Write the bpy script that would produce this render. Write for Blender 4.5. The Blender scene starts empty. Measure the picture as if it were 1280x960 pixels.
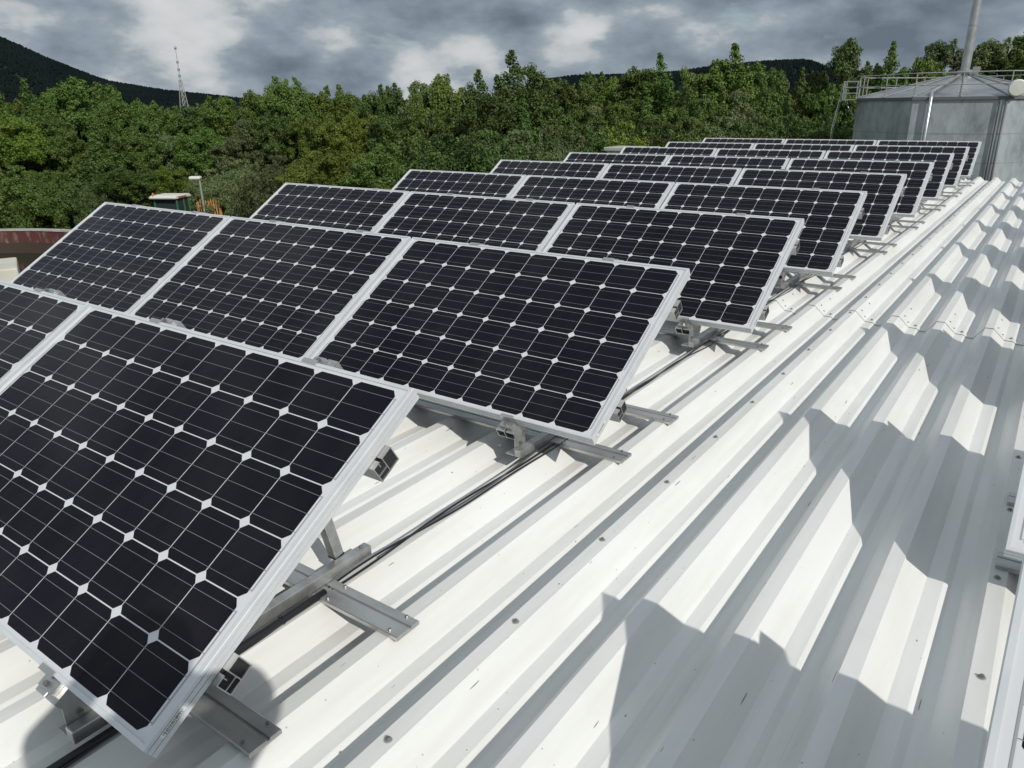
import bpy, bmesh, math, random
import numpy as np
from mathutils import Vector, Matrix

SC = bpy.context.scene
COL = SC.collection
R_ = math.radians

# ------------------------------------------------------------------ camera
CAM = Vector((1.28835, -0.50781, 1.20973))
RIGHT = Vector((0.815298, 0.578903, -0.012667))
DOWN = Vector((0.191652, -0.290426, -0.937509))
FWD = Vector((-0.546406, 0.761921, -0.347731))
FPX = 939.81                                    # focal length for a 1280 px wide picture
cd = bpy.data.cameras.new('camera')
cam = bpy.data.objects.new('camera', cd)
COL.objects.link(cam)
cam.matrix_world = Matrix(((RIGHT.x, -DOWN.x, -FWD.x, CAM.x),
                           (RIGHT.y, -DOWN.y, -FWD.y, CAM.y),
                           (RIGHT.z, -DOWN.z, -FWD.z, CAM.z), (0, 0, 0, 1)))
cd.sensor_width = 36.0
cd.lens = FPX / 1280 * 36.0
cd.clip_start = 0.03
cd.clip_end = 12000
SC.camera = cam

# ------------------------------------------------------------------ sun and sky
SUNV = Vector((-1.016, 0.447, -0.766)).normalized()      # the way the light travels
EL = math.asin(-SUNV.z)
AZ = math.atan2(-SUNV.x, -SUNV.y)
sd = bpy.data.lights.new('sun', 'SUN')
sun = bpy.data.objects.new('sun', sd)
COL.objects.link(sun)
sun.rotation_euler = SUNV.to_track_quat('-Z', 'Y').to_euler()
sun.location = (20, -10, 30)
sd.energy = 2.9
sd.angle = R_(0.5)
sd.color = (1.0, 0.965, 0.90)

W = bpy.data.worlds.new('World')
SC.world = W
W.use_nodes = True


class NT:
    """small helper for node trees"""
    def __init__(s, tree):
        s.t = tree
        s.t.nodes.clear()

    def n(s, typ, **kw):
        nd = s.t.nodes.new(typ)
        for k, v in kw.items():
            setattr(nd, k, v)
        return nd

    def l(s, a, b):
        s.t.links.new(a, b)

    def val(s, sock, v):
        if isinstance(v, bpy.types.NodeSocket):
            s.l(v, sock)
        else:
            sock.default_value = v

    def math(s, op, a, b=0.0, c=0.0, clamp=False):
        nd = s.n('ShaderNodeMath', operation=op, use_clamp=clamp)
        for i, v in enumerate((a, b, c)):
            s.val(nd.inputs[i], v)
        return nd.outputs[0]

    def mix(s, f, a, b, blend='MIX'):
        nd = s.n('ShaderNodeMix', data_type='RGBA', blend_type=blend)
        s.val(nd.inputs[0], f)
        s.val(nd.inputs[6], a if isinstance(a, bpy.types.NodeSocket) or len(a) == 4 else (*a, 1))
        s.val(nd.inputs[7], b if isinstance(b, bpy.types.NodeSocket) or len(b) == 4 else (*b, 1))
        return nd.outputs[2]

    def noise(s, vec, scale, detail=4, rough=0.55, dist=0.0):
        nd = s.n('ShaderNodeTexNoise')
        if vec is not None:
            s.l(vec, nd.inputs['Vector'])
        nd.inputs['Scale'].default_value = scale
        nd.inputs['Detail'].default_value = detail
        nd.inputs['Roughness'].default_value = rough
        nd.inputs['Distortion'].default_value = dist
        return nd.outputs['Fac']

    def ramp(s, f, stops):
        nd = s.n('ShaderNodeValToRGB')
        cr = nd.color_ramp
        while len(cr.elements) > 1:
            cr.elements.remove(cr.elements[-1])
        cr.elements[0].position = stops[0][0]
        cr.elements[0].color = (*stops[0][1], 1)
        for p, c in stops[1:]:
            e = cr.elements.new(p)
            e.color = (*c, 1)
        s.l(f, nd.inputs[0])
        return nd.outputs[0]


def g3(v):
    return (v, v, v)


nt = NT(W.node_tree)
out = nt.n('ShaderNodeOutputWorld')
bg = nt.n('ShaderNodeBackground')
bg.inputs['Strength'].default_value = 0.10
nt.l(bg.outputs[0], out.inputs['Surface'])
sky = nt.n('ShaderNodeTexSky', sky_type='NISHITA')
sky.sun_disc = False
sky.sun_elevation = EL
sky.sun_rotation = AZ
tc = nt.n('ShaderNodeTexCoord')
sep = nt.n('ShaderNodeSeparateXYZ')
nt.l(tc.outputs['Generated'], sep.inputs[0])
zc = nt.math('MAXIMUM', sep.outputs[2], 0.0)
mpz = nt.n('ShaderNodeMapping')
nt.l(tc.outputs['Generated'], mpz.inputs[0])
mpz.inputs['Scale'].default_value = (1.0, 1.0, 2.1)
mpz.inputs['Location'].default_value = (2.1, 0.3, 0.7)
V0 = mpz.outputs[0]
# the same field sampled a little towards the sun: where it thins out that way the cloud is lit
off = nt.n('ShaderNodeVectorMath', operation='ADD')
nt.l(V0, off.inputs[0])
off.inputs[1].default_value = (0.020, -0.012, 0.075)
nA = nt.noise(V0, 2.3, 3, 0.5, 0.25)
nB = nt.noise(V0, 7.5, 11, 0.62, 0.0)
nC = nt.noise(off.outputs[0], 6.5, 6, 0.5, 0.0)
dens = nt.math('ADD', nt.math('MULTIPLY', nA, 0.35), nt.math('MULTIPLY', nB, 0.65))
vw = nt.n('ShaderNodeTexVoronoi', feature='F1')
vwarp = nt.n('ShaderNodeTexNoise')
nt.l(V0, vwarp.inputs['Vector'])
vwarp.inputs['Scale'].default_value = 12.0
vwarp.inputs['Detail'].default_value = 5
vadd = nt.n('ShaderNodeVectorMath', operation='MULTIPLY_ADD')
nt.l(vwarp.outputs['Color'], vadd.inputs[0])
vadd.inputs[1].default_value = (0.09, 0.09, 0.09)
nt.l(V0, vadd.inputs[2])
nt.l(vadd.outputs[0], vw.inputs['Vector'])
vw.inputs['Scale'].default_value = 9.0
vw.inputs['Detail'].default_value = 1.0
vw.inputs['Roughness'].default_value = 0.5
puff = nt.math('MULTIPLY', nt.math('SUBTRACT', 0.53, vw.outputs['Distance']), 0.30)
lit = nt.math('MULTIPLY', nt.math('SUBTRACT', nB, nC), 1.35)
cl = nt.math('ADD', nt.math('ADD', nt.math('SUBTRACT', 1.0, dens), puff), lit)
# brighter low strip just over the horizon, as far cloud gaps show
low = nt.n('ShaderNodeMapRange')
nt.l(zc, low.inputs[0])
low.inputs[1].default_value = 0.02
low.inputs[2].default_value = 0.09
low.inputs[3].default_value = 0.06
low.inputs[4].default_value = 0.0
cl = nt.math('ADD', cl, low.outputs[0])
# the larger masses: pale banks and heavy dark bellies, by direction and half-width
MASSES = [(45, 8, .13, .07), (400, 25, .12, .09), (610, 30, .16, .10), (470, 30, .06, .05), (875, 12, .11, .10), (255, 66, .07, .08), (570, 88, .13, .07), (700, 74, .12, .07),
          (1130, 52, .10, .12), (1215, 36, .09, .13), (1290, 30, .08, .10), (40, 45, .12, .05), (960, 70, .08, .08), (130, 105, .1, .06), (225, 70, .03, .06),
          (140, 40, .13, -.05), (330, 62, .10, -.05), (235, 92, .07, -.05), (500, 75, .07, -.03), (1040, 26, .14, -.14), (1180, 10, .12, -.13), (1270, 2, .1, -.10), (755, 38, .08, -.06), (930, 46, .11, -.08), (820, 62, .07, -.05), (840, -60, .3, -.02)]
warp = nt.n('ShaderNodeTexNoise')
nt.l(V0, warp.inputs['Vector'])
warp.inputs['Scale'].default_value = 9.0
warp.inputs['Detail'].default_value = 4
wv = nt.n('ShaderNodeVectorMath', operation='MULTIPLY_ADD')
nt.l(warp.outputs['Color'], wv.inputs[0])
wv.inputs[1].default_value = (0.34, 0.34, 0.34)
wv.inputs[2].default_value = (-0.17, -0.17, -0.17)
nrm = nt.n('ShaderNodeVectorMath', operation='MULTIPLY')
nt.l(tc.outputs['Generated'], nrm.inputs[0])
nrm.inputs[1].default_value = (1.0, 1.0, 2.1)
wd_ = nt.n('ShaderNodeVectorMath', operation='ADD')
nt.l(nrm.outputs[0], wd_.inputs[0])
nt.l(wv.outputs[0], wd_.inputs[1])
for (mu, mv, mr_, mw) in MASSES:
    dd = (RIGHT * ((mu - 640) / FPX) + DOWN * ((mv - 480) / FPX) + FWD).normalized()
    dist = nt.n('ShaderNodeVectorMath', operation='DISTANCE')
    nt.l(wd_.outputs[0], dist.inputs[0])
    dist.inputs[1].default_value = (dd.x, dd.y, dd.z * 2.1)
    fo = nt.n('ShaderNodeMapRange', interpolation_type='SMOOTHSTEP')
    nt.l(dist.outputs['Value'], fo.inputs[0])
    fo.inputs[1].default_value = 0.0
    fo.inputs[2].default_value = mr_ * 1.25
    fo.inputs[3].default_value = mw * 0.44
    fo.inputs[4].default_value = 0.0
    cl = nt.math('ADD', cl, fo.outputs[0])
cloudc = nt.ramp(cl, [(0.10, (1.35, 1.72, 2.12)), (0.25, (1.95, 2.42, 2.92)), (0.36, (2.5, 3.02, 3.52)), (0.44, (2.95, 3.48, 3.96)),
                      (0.485, (3.4, 3.9, 4.3)), (0.515, (4.1, 4.5, 4.8)), (0.555, (4.7, 5.05, 5.3)), (0.66, (5.8, 6.0, 6.1)), (0.85, (6.6, 6.7, 6.7))])
up = nt.n('ShaderNodeMapRange')
nt.l(zc, up.inputs[0])
up.inputs[1].default_value = 0.17
up.inputs[2].default_value = 0.42
up.inputs[3].default_value = 1.0
up.inputs[4].default_value = 1.22
cloudb = nt.n('ShaderNodeVectorMath', operation='SCALE')
nt.l(cloudc, cloudb.inputs[0])
nt.l(up.outputs[0], cloudb.inputs['Scale'])
hole = nt.n('ShaderNodeMapRange')
nt.l(nt.noise(V0, 5.0, 6, 0.55, 0.3), hole.inputs[0])
hole.inputs[1].default_value = 0.64
hole.inputs[2].default_value = 0.72
hole.inputs[3].default_value = 1.0
hole.inputs[4].default_value = 0.45
nt.l(nt.mix(hole.outputs[0], sky.outputs[0], cloudb.outputs[0]), bg.inputs['Color'])

SC.view_settings.view_transform = 'Standard'
SC.view_settings.look = 'None'
SC.view_settings.exposure = 0.0
SC.view_settings.gamma = 1.0
SC.view_settings.use_curve_mapping = False
SC.cycles.max_bounces = 6
SC.cycles.diffuse_bounces = 3
SC.cycles.glossy_bounces = 3
SC.cycles.transparent_max_bounces = 4
SC.cycles.caustics_reflective = False
SC.cycles.caustics_refractive = False

# ------------------------------------------------------------------ helpers


def ray(u, v):
    return RIGHT * ((u - 640) / FPX) + DOWN * ((v - 480) / FPX) + FWD


def at(u, v, D):
    """point seen at u, v of the photograph, D metres away over the ground"""
    d = ray(u, v)
    return CAM + d * (D / math.hypot(d.x, d.y))


def tag(o, label=None, cat=None, group=None, kind=None):
    if label: o['label'] = label
    if cat: o['category'] = cat
    if group: o['group'] = group
    if kind: o['kind'] = kind
    return o


def empty(name, loc, rz=0.0, rx=0.0):
    o = bpy.data.objects.new(name, None)
    COL.objects.link(o)
    o.empty_display_size = 0.1
    o.location = loc
    o.rotation_euler = (rx, 0, rz)
    return o


class MB:
    def __init__(s):
        s.v, s.f, s.m = [], [], []

    def add(s, vs, fs, m=0):
        b = len(s.v)
        s.v += [tuple(p) for p in vs]
        s.f += [tuple(i + b for i in f) for f in fs]
        s.m += [m] * len(fs)

    def quad(s, a, b, c, d, m=0):
        s.add([a, b, c, d], [(0, 1, 2, 3)], m)

    def box(s, lo, hi, m=0, mat=None):
        x0, y0, z0 = lo
        x1, y1, z1 = hi
        vs = [Vector(p) for p in ((x0, y0, z0), (x1, y0, z0), (x1, y1, z0), (x0, y1, z0),
                                  (x0, y0, z1), (x1, y0, z1), (x1, y1, z1), (x0, y1, z1))]
        if mat is not None:
            vs = [mat @ p for p in vs]
        s.add(vs, [(0, 3, 2, 1), (4, 5, 6, 7), (0, 1, 5, 4), (1, 2, 6, 5), (2, 3, 7, 6), (3, 0, 4, 7)], m)

    def tube(s, pts, r, n=8, m=0, cap=True):
        pts = [Vector(p) for p in pts]
        rs = r if isinstance(r, (list, tuple)) else [r] * len(pts)
        vs, fs = [], []
        for i, p in enumerate(pts):
            t = (pts[min(i + 1, len(pts) - 1)] - pts[max(i - 1, 0)]).normalized()
            up_ = Vector((0, 0, 1)) if abs(t.z) < 0.9 else Vector((1, 0, 0))
            a = t.cross(up_).normalized()
            b = a.cross(t)
            for k in range(n):
                w = 2 * math.pi * k / n
                vs.append(p + (a * math.cos(w) + b * math.sin(w)) * rs[i])
        for i in range(len(pts) - 1):
            for k in range(n):
                k2 = (k + 1) % n
                fs.append((i * n + k, i * n + k2, (i + 1) * n + k2, (i + 1) * n + k))
        if cap:
            fs.append(tuple(range(n - 1, -1, -1)))
            fs.append(tuple((len(pts) - 1) * n + k for k in range(n)))
        s.add(vs, fs, m)

    def extrude(s, prof, a, b, m=0, axis='x', closed=True):
        """profile in the two other axes, run from a to b along axis"""
        def P(q, t):
            return (t, q[0], q[1]) if axis == 'x' else ((q[0], t, q[1]) if axis == 'y' else (q[0], q[1], t))
        n = len(prof)
        vs = [P(q, a) for q in prof] + [P(q, b) for q in prof]
        fs = [(i, (i + 1) % n, n + (i + 1) % n, n + i) for i in range(n if closed else n - 1)]
        if closed:
            fs += [tuple(range(n - 1, -1, -1)), tuple(range(n, 2 * n))]
        s.add(vs, fs, m)

    def lathe(s, prof, n=24, m=0, c=(0, 0, 0), a0=0.0):
        vs, fs = [], []
        for r, z in prof:
            for k in range(n):
                w = 2 * math.pi * k / n + a0
                vs.append((c[0] + r * math.cos(w), c[1] + r * math.sin(w), c[2] + z))
        for i in range(len(prof) - 1):
            for k in range(n):
                k2 = (k + 1) % n
                fs.append((i * n + k, i * n + k2, (i + 1) * n + k2, (i + 1) * n + k))
        s.add(vs, fs, m)

    def mesh(s, name, mats, smooth=False):
        me = bpy.data.meshes.new(name)
        me.from_pydata(s.v, [], s.f)
        for mt in (mats if isinstance(mats, (list, tuple)) else [mats]):
            me.materials.append(mt)
        me.polygons.foreach_set('material_index', s.m)
        if smooth:
            me.polygons.foreach_set('use_smooth', [True] * len(s.f))
        me.update()
        return me

    def build(s, name, mats, parent=None, smooth=False, bevel=0.0, fix=True):
        me = s.mesh(name, mats, smooth)
        if fix:
            bm = bmesh.new()
            bm.from_mesh(me)
            bmesh.ops.recalc_face_normals(bm, faces=bm.faces)
            bm.to_mesh(me)
            bm.free()
        o = bpy.data.objects.new(name, me)
        COL.objects.link(o)
        if parent: o.parent = parent
        if bevel:
            md = o.modifiers.new('bevel', 'BEVEL')
            md.width = bevel
            md.segments = 2
            md.limit_method = 'ANGLE'
        return o


def copy_tree(o, parent=None):
    c = o.copy()
    COL.objects.link(c)
    c.parent = parent
    for ch in [k for k in o.children]:
        copy_tree(ch, c)
    return c


def mat(name, color, rough=0.5, metal=0.0, spec=0.5, coat=0.0, coat_r=0.03, coat_ior=1.5):
    m = bpy.data.materials.new(name)
    m.use_nodes = True
    b = m.node_tree.nodes['Principled BSDF']
    b.inputs['Base Color'].default_value = (*color, 1)
    b.inputs['Roughness'].default_value = rough
    b.inputs['Metallic'].default_value = metal
    b.inputs['Specular IOR Level'].default_value = spec
    b.inputs['Coat Weight'].default_value = coat
    b.inputs['Coat Roughness'].default_value = coat_r
    b.inputs['Coat IOR'].default_value = coat_ior
    return m


def nmat(name, fn, rough=0.6, metal=0.0, spec=0.5):
    """procedural material: fn(nt, bsdf) wires it"""
    m = bpy.data.materials.new(name)
    m.use_nodes = True
    t = NT(m.node_tree)
    o = t.n('ShaderNodeOutputMaterial')
    b = t.n('ShaderNodeBsdfPrincipled')
    t.l(b.outputs[0], o.inputs[0])
    b.inputs['Roughness'].default_value = rough
    b.inputs['Metallic'].default_value = metal
    b.inputs['Specular IOR Level'].default_value = spec
    fn(t, b)
    return m


def objvec(t, scale=(1, 1, 1)):
    c = t.n('ShaderNodeTexCoord')
    mp = t.n('ShaderNodeMapping')
    t.l(c.outputs['Object'], mp.inputs[0])
    mp.inputs['Scale'].default_value = scale
    return mp.outputs[0]


def mottled(c0, c1, scale, stretch=(1, 1, 1), detail=5, lo=0.35, hi=0.65, bump=0.0, rough2=None):
    def fn(t, b):
        v = objvec(t, stretch)
        f = t.noise(v, scale, detail, 0.6)
        mr = t.n('ShaderNodeMapRange')
        t.l(f, mr.inputs[0])
        mr.inputs[1].default_value = lo
        mr.inputs[2].default_value = hi
        t.l(t.mix(mr.outputs[0], c0, c1), b.inputs['Base Color'])
        if rough2:
            r = t.n('ShaderNodeMapRange')
            t.l(f, r.inputs[0])
            r.inputs[3].default_value = rough2[0]
            r.inputs[4].default_value = rough2[1]
            t.l(r.outputs[0], b.inputs['Roughness'])
        if bump:
            bp = t.n('ShaderNodeBump')
            bp.inputs['Strength'].default_value = bump
            bp.inputs['Distance'].default_value = 0.02
            t.l(f, bp.inputs['Height'])
            t.l(bp.outputs[0], b.inputs['Normal'])
    return fn


# ------------------------------------------------------------------ materials
def roof_fn(t, b):
    c = t.n('ShaderNodeTexCoord')

    def mapped(s, rot=0.0):
        mp = t.n('ShaderNodeMapping')
        t.l(c.outputs['Object'], mp.inputs[0])
        mp.inputs['Scale'].default_value = s
        mp.inputs['Rotation'].default_value = (0, 0, rot)
        return mp.outputs[0]
    base = (0.80, 0.80, 0.775)
    # faint grime in long streaks down the ribs
    f1 = t.noise(mapped((9, 0.8, 9)), 1.0, 6, 0.6)
    m1 = t.n('ShaderNodeMapRange')
    t.l(f1, m1.inputs[0])
    m1.inputs[1].default_value = 0.42
    m1.inputs[2].default_value = 0.80
    col = t.mix(m1.outputs[0], base, (0.66, 0.655, 0.615))
    # blotchy dust
    f2 = t.noise(mapped((1, 1, 1)), 3.0, 8, 0.65)
    m2 = t.n('ShaderNodeMapRange')
    t.l(f2, m2.inputs[0])
    m2.inputs[1].default_value = 0.55
    m2.inputs[2].default_value = 0.8
    m2.inputs[4].default_value = 0.6
    col = t.mix(m2.outputs[0], col, (0.70, 0.69, 0.65))
    # sparse dark scuffs and twig scraps
    for sc, rot, th, seed in (((60, 3.4, 8), 0.30, 0.04, 0.0), ((75, 6, 10), -0.35, 0.04, 5.0), ((30, 14, 9), 0.6, 0.03, 9.0)):
        mp = t.n('ShaderNodeMapping')
        t.l(c.outputs['Object'], mp.inputs[0])
        mp.inputs['Scale'].default_value = sc
        mp.inputs['Rotation'].default_value = (0, 0, rot)
        mp.inputs['Location'].default_value = (seed, seed, 0)
        vo = t.n('ShaderNodeTexVoronoi')
        t.l(mp.outputs[0], vo.inputs['Vector'])
        vo.inputs['Scale'].default_value = 1.0
        near = t.math('LESS_THAN', vo.outputs['Distance'], th * 2.4)
        sp = t.n('ShaderNodeSeparateColor')
        t.l(vo.outputs['Color'], sp.inputs[0])
        rare = t.math('GREATER_THAN', sp.outputs[0], 0.94)
        col = t.mix(t.math('MULTIPLY', t.math('MULTIPLY', near, rare), 0.8), col, (0.16, 0.14, 0.12))
    # small specks
    vo = t.n('ShaderNodeTexVoronoi')
    t.l(mapped((1, 1, 1)), vo.inputs['Vector'])
    vo.inputs['Scale'].default_value = 34.0
    sp = t.n('ShaderNodeSeparateColor')
    t.l(vo.outputs['Color'], sp.inputs[0])
    k = t.math('MULTIPLY', t.math('LESS_THAN', vo.outputs['Distance'], 0.085), t.math('GREATER_THAN', sp.outputs[1], 0.88))
    col = t.mix(t.math('MULTIPLY', k, 0.6), col, (0.25, 0.20, 0.15))
    t.l(col, b.inputs['Base Color'])
    bp = t.n('ShaderNodeBump')
    bp.inputs['Strength'].default_value = 0.16
    bp.inputs['Distance'].default_value = 0.02
    t.l(t.noise(mapped((5, 1.2, 5)), 1.0, 3, 0.5), bp.inputs['Height'])
    t.l(bp.outputs[0], b.inputs['Normal'])


M = {}
M['roof'] = nmat('white_painted_sheet', roof_fn, rough=0.42, spec=0.4)
M['alu'] = nmat('frame_aluminium', mottled((0.60, 0.62, 0.64), (0.68, 0.70, 0.71), 6, (1, 1, 1), 4), rough=0.5, metal=0.12)
M['mill'] = nmat('mill_aluminium', mottled((0.42, 0.42, 0.41), (0.62, 0.62, 0.60), 14, (0.3, 1, 1), 5), rough=0.34, metal=0.75)
M['shade_lens_black'] = mat('hollow_shade_and_lens_black', (0.02, 0.02, 0.022), 0.8)  # black painted for the shade inside hollow profiles; also the lens glass
M['groove'] = mat('frame_groove', (0.25, 0.26, 0.27), 0.5, 0.3)


def cell_fn(t, b):
    g = t.n('ShaderNodeNewGeometry')
    oi = t.n('ShaderNodeObjectInfo')
    c1 = t.mix(g.outputs['Random Per Island'], (0.0046, 0.0040, 0.0074), (0.0074, 0.0064, 0.0118))
    c2 = t.mix(t.math('MULTIPLY', oi.outputs['Random'], 0.5), c1, (0.0042, 0.0050, 0.0125))
    t.l(c2, b.inputs['Base Color'])
    # thin dust film, thicker towards the lower frame and in drip marks
    tc2 = t.n('ShaderNodeTexCoord')
    mp2 = t.n('ShaderNodeMapping')
    t.l(tc2.outputs['Object'], mp2.inputs[0])
    mp2.inputs['Scale'].default_value = (9, 1.6, 1)
    dn = t.noise(mp2.outputs[0], 1.0, 6, .65)
    dm = t.n('ShaderNodeMapRange')
    t.l(dn, dm.inputs[0])
    dm.inputs[1].default_value = .45
    dm.inputs[2].default_value = .85
    dm.inputs[4].default_value = .02
    t.l(t.mix(dm.outputs[0], c2, (0.35, 0.34, 0.32)), b.inputs['Base Color'])
    rr = t.math('ADD', .05, t.math('MULTIPLY', dn, .10))
    t.l(rr, b.inputs['Coat Roughness'])
    b.inputs['Coat Weight'].default_value = 0.6
    b.inputs['Coat IOR'].default_value = 1.24


M['cell'] = nmat('monocrystalline_cell', cell_fn, rough=0.6, spec=0.06)
M['back'] = mat('white_backsheet_under_glass', (0.66, 0.67, 0.69), 0.55, 0, 0.3, 0.8, 0.06, 1.28)
M['bus'] = mat('silver_busbar', (0.22, 0.22, 0.235), 0.5, 0.2, 0.3)
M['rib'] = mat('grey_ribbon', (0.36, 0.36, 0.38), 0.5, 0.2, 0.5)
M['sticker'] = mat('white_label_paper', (0.82, 0.82, 0.80), 0.5)
M['ink'] = mat('black_ink', (0.03, 0.03, 0.03), 0.6)
M['black'] = mat('black_cable_sheath', (0.015, 0.015, 0.017), 0.38)
M['grey_cable'] = mat('grey_cable_sheath', (0.10, 0.10, 0.105), 0.4)
M['screw'] = mat('steel_screw', (0.30, 0.29, 0.28), 0.35, 0.8)
M['washer'] = mat('screw_washer', (0.36, 0.36, 0.35), 0.5, 0.3)
M['plaster'] = nmat('wall_render', mottled((0.44, 0.43, 0.40), (0.54, 0.53, 0.49), 1.5), rough=0.85)

# ------------------------------------------------------------------ ground
GZ = -5.5
def ground_fn(t, b):
    v = objvec(t)
    f = t.noise(v, 0.35, 8, 0.65)
    f2 = t.noise(v, 9.0, 4, 0.7)
    c = t.mix(f, (0.030, 0.048, 0.014), (0.075, 0.10, 0.03))
    t.l(t.mix(t.math('MULTIPLY', f2, 0.5), c, (0.05, 0.07, 0.02)), b.inputs['Base Color'])
M['ground'] = nmat('meadow', ground_fn, rough=0.95, spec=0.1)
mb = MB()
ring = [0.5, 20, 60, 150, 400, 1200, 4000, 9000]
vs, fs = [(-10, 10, GZ)], []
NS = 48
for r in ring:
    for k in range(NS):
        w = 2 * math.pi * k / NS
        vs.append((-10 + r * math.cos(w), 10 + r * math.sin(w), GZ))
for k in range(NS):
    fs.append((0, 1 + k, 1 + (k + 1) % NS))
for i in range(len(ring) - 1):
    for k in range(NS):
        a = 1 + i * NS
        fs.append((a + k, a + NS + k, a + NS + (k + 1) % NS, a + (k + 1) % NS))
mb.add(vs, fs)
tag(mb.build('ground', M['ground']), kind='structure')

# ------------------------------------------------------------------ the building and its roof
PITCH = 0.278                    # rib spacing
X0 = -0.0545                     # left edge of one crest
ZC = -0.185                      # crest height
PROF = [(0.0, 0.0), (0.0455, 0.0), (0.115, -0.066), (0.163, -0.067), (0.168, -0.070), (0.185, -0.081), (0.222, -0.082)]
RX0, RX1 = -5.45, 8.4
RY0, RY1, LAP = -4.2, 16.65, 5.08


def roof_profile():
    pts = []
    k = math.floor((RX0 - X0) / PITCH)
    while True:
        for dx, dz in PROF:
            x = X0 + k * PITCH + dx
            if x < RX0: continue
            if x > RX1: return pts
            pts.append((x, ZC + dz))
        k += 1


rp = roof_profile()
bld = empty('building', (0, 0, 0))
tag(bld, 'long low building whose white trapezoidal sheet roof carries the solar panels', 'building')


def roof_sheet(y0, y1, dz):
    m = MB()
    n = len(rp)
    ys = np.linspace(y0, y1, 13)
    vs = []
    rng = random.Random(3)
    for y in ys:
        for (x, z) in rp:
            vs.append((x, y, z + dz))
    fs = [(i * n + j, i * n + j + 1, (i + 1) * n + j + 1, (i + 1) * n + j) for i in range(len(ys) - 1) for j in range(n - 1)]
    m.add(vs, fs)
    o = m.build('roof_sheet', M['roof'], bld)
    md = o.modifiers.new('sheet', 'SOLIDIFY')
    md.thickness = 0.0022
    md.offset = -1
    return o


roof_sheet(RY0, LAP + 0.25, 0.0)
roof_sheet(LAP, RY1, 0.0062)
# walls under the eaves, closed box a little inside the roof outline
m = MB()
m.box((RX0 + 0.12, RY0 + 0.15, GZ), (RX1 - 0.12, RY1 - 0.12, ZC - 0.16))
m.build('wall', M['plaster'], bld)
m = MB()
m.box((RX0 - 0.14, RY0, ZC - 0.22), (RX0 - 0.012, RY1, ZC - 0.10))
m.build('gutter', M['plaster'], bld, bevel=0.03)

# screws: on two crests, and across the lap
def screw_mesh():
    m = MB()
    m.lathe([(0.0, 0.004), (0.0085, 0.004), (0.0095, 0.001), (0.0095, 0.0)], 12, 0)
    m.lathe([(0.0, 0.0095), (0.0045, 0.0095), (0.0048, 0.009), (0.0048, 0.004)], 6, 1)
    return m.mesh('roof_screw', [M['washer'], M['screw']])
scm = screw_mesh()


def screw(x, y, z, rot=None, s=1.0):
    o = bpy.data.objects.new('roof_screw', scm)
    COL.objects.link(o)
    o.parent = bld
    o.location = (x, y, z)
    o.scale = (s, s, s)
    if rot: o.rotation_euler = rot


rng = random.Random(5)
SLOPE_ANG = math.atan2(0.066, 0.0695)
for cxk in (1, 5):
    x = X0 + cxk * PITCH + 0.022
    y = -0.09
    while y < 16.2 and not (cxk == 5 and y > 8):
        dz = 0.0062 if y > LAP else 0
        screw(x + rng.uniform(-.004, .004), y, ZC + dz, s=1.15)
        y += 0.508 + rng.uniform(-.015, .015)
for k in range(-1, 6):
    x = X0 + k * PITCH
    for (dx, dy, slope) in ((0.066, 0.10, 1), (0.098, 0.06, 1), (0.068, 0.34, 1), (0.15, 0.05, 0)):
        if slope:
            zz = ZC - 0.066 * (dx - 0.0455) / 0.0695 + 0.0062
            screw(x + dx, LAP + dy, zz, (0, SLOPE_ANG, 0), 0.8)
        else:
            screw(x + dx, LAP + dy, ZC - 0.0668 + 0.0062, None, 1.2)

# ------------------------------------------------------------------ solar panels
TILT = R_(31.425)
ROWP = 1.8147
PW, PH, PD = 1.662, 0.99, 0.040
COLP = 1.682
CP = 0.1585


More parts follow.
